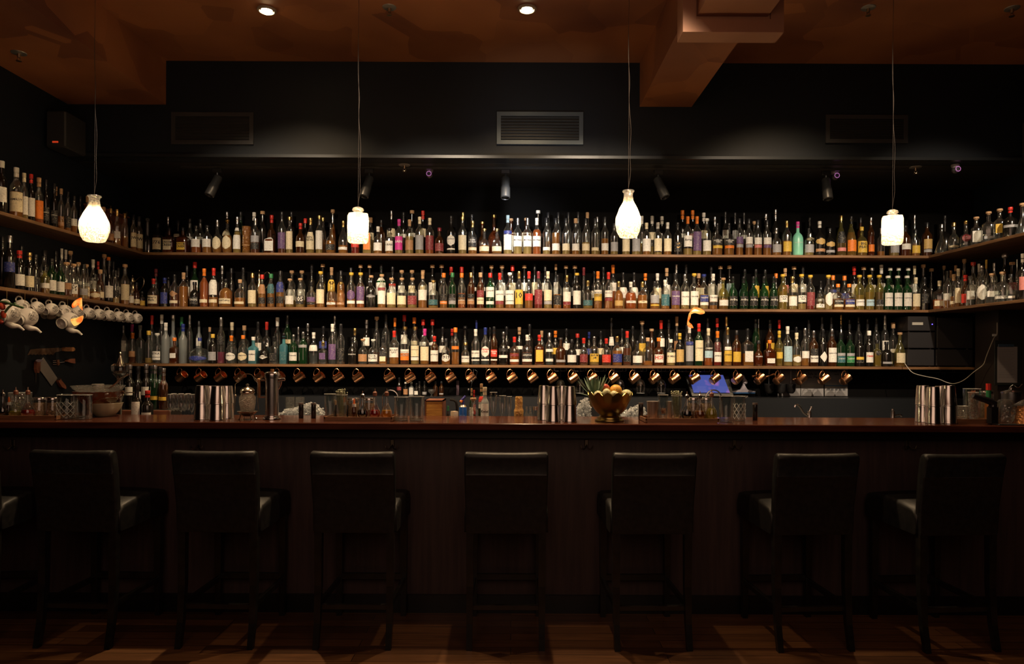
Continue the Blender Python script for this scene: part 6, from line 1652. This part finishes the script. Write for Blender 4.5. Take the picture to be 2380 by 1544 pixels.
# silver claret jugs on the shelves
def jug(px, tp, wpx, Y, zsh, lb):
    q = U(px, tp, Y); Hh = q.z-zsh; R = R_(wpx, Y); t = thing('claret_jug', lb, 'jug', (q.x, Y, zsh), group='silver jugs')
    b = B(); b.lathe([(R*.6, 0), (R*.65, .004), (R*.3, Hh*.12), (R*.9, Hh*.35), (R, Hh*.5), (R*.7, Hh*.68), (R*.42, Hh*.76), (R*.5, Hh*.82), (R*.4, Hh*.92), (R*.1, Hh*.96), (R*.08, Hh)], 24); b.build('jug_body', P('tarnished_silver', (.5, .42, .28), .2, 1), t)
    b = B(); b.tube(spline([(R*.45, 0, Hh*.8), (R*1.5, 0, Hh*.95), (R*2.2, 0, Hh*.88), (R*2.1, 0, Hh*.68), (R*1.3, 0, Hh*.5), (R*.95, 0, Hh*.45)]), .004, 8); b.build('handle', MATS['tarnished_silver'], t)
jug(308, 640, 24, 5.83, ZM, 'ornate silver jug with scrolled handle in the middle shelf corner'); jug(603, 628, 22, 5.88, ZM, 'tarnished silver jug behind the capped bottles on the middle shelf')
q = U(573, 527, 5.77); t = thing('tiki_glass', 'amber carved tiki tumbler standing on the top shelf', 'glass', (q.x, 5.77, ZT)); Hh = q.z-ZT
b = B(); b.lathe([(.028, 0), (.034, .01), (.031, Hh*.25), (.035, Hh*.4), (.031, Hh*.62), (.034, Hh*.75), (.036, Hh), (.033, Hh), (.03, .02), (.001, .016)], 26, cap1=False); b.build('tumbler_body', glass('tiki_amber', (.75, .40, .10), 1, .1, .3, 60), t)
b = B(); b.tube([(.034*math.cos(u), .034*math.sin(u), Hh*.30) for u in [-2.6+j*.13 for j in range(17)]], .003, 6); [b.ball((s*.013, -.034, Hh*.55), .006, 8) for s in (-1, 1)]; b.build('carved_face', P('tiki_light', (.7, .45, .2), .2), t)
# spirit casket behind decanters in the top shelf corner
t = thing('decanter_rack', 'small wooden rack with a brass rail in the top shelf corner', 'rack', (-3.13, 5.30, ZT)); b = B(); b.box(-.175, -.165, 0, .5, 0, .30); b.box(-.175, -.12, -.0, .012, 0, .30); b.box(-.175, -.12, .5, .512, 0, .30); b.box(-.175, -.10, 0, .512, .30, .312); b.build('rack_frame', HD, t, False)
b = B(); b.tube([(-.11, .02, .312), (-.11, .02, .35)], .003, 6); b.tube([(-.11, .25, .312), (-.11, .25, .35)], .003, 6); b.tube([(-.11, .48, .312), (-.11, .48, .35)], .003, 6); b.tube([(-.11, -.02, .35), (-.11, .52, .35)], .003, 6); b.build('brass_rail', BRASS, t)
t = thing('glass_lantern', 'tall glass lantern vessel at the near end of the mug shelf', 'lantern', (XSL-.07, 4.02, ZM)); b = B(); b.lathe([(.05, 0), (.055, .01), (.062, .22), (.05, .27), (.02, .29)], 24); b.build('glass_body', CLEARG, t); b = B(); b.lathe([(.056, .0), (.058, .02)], 24); b.build('base_ring', BRASS, t)
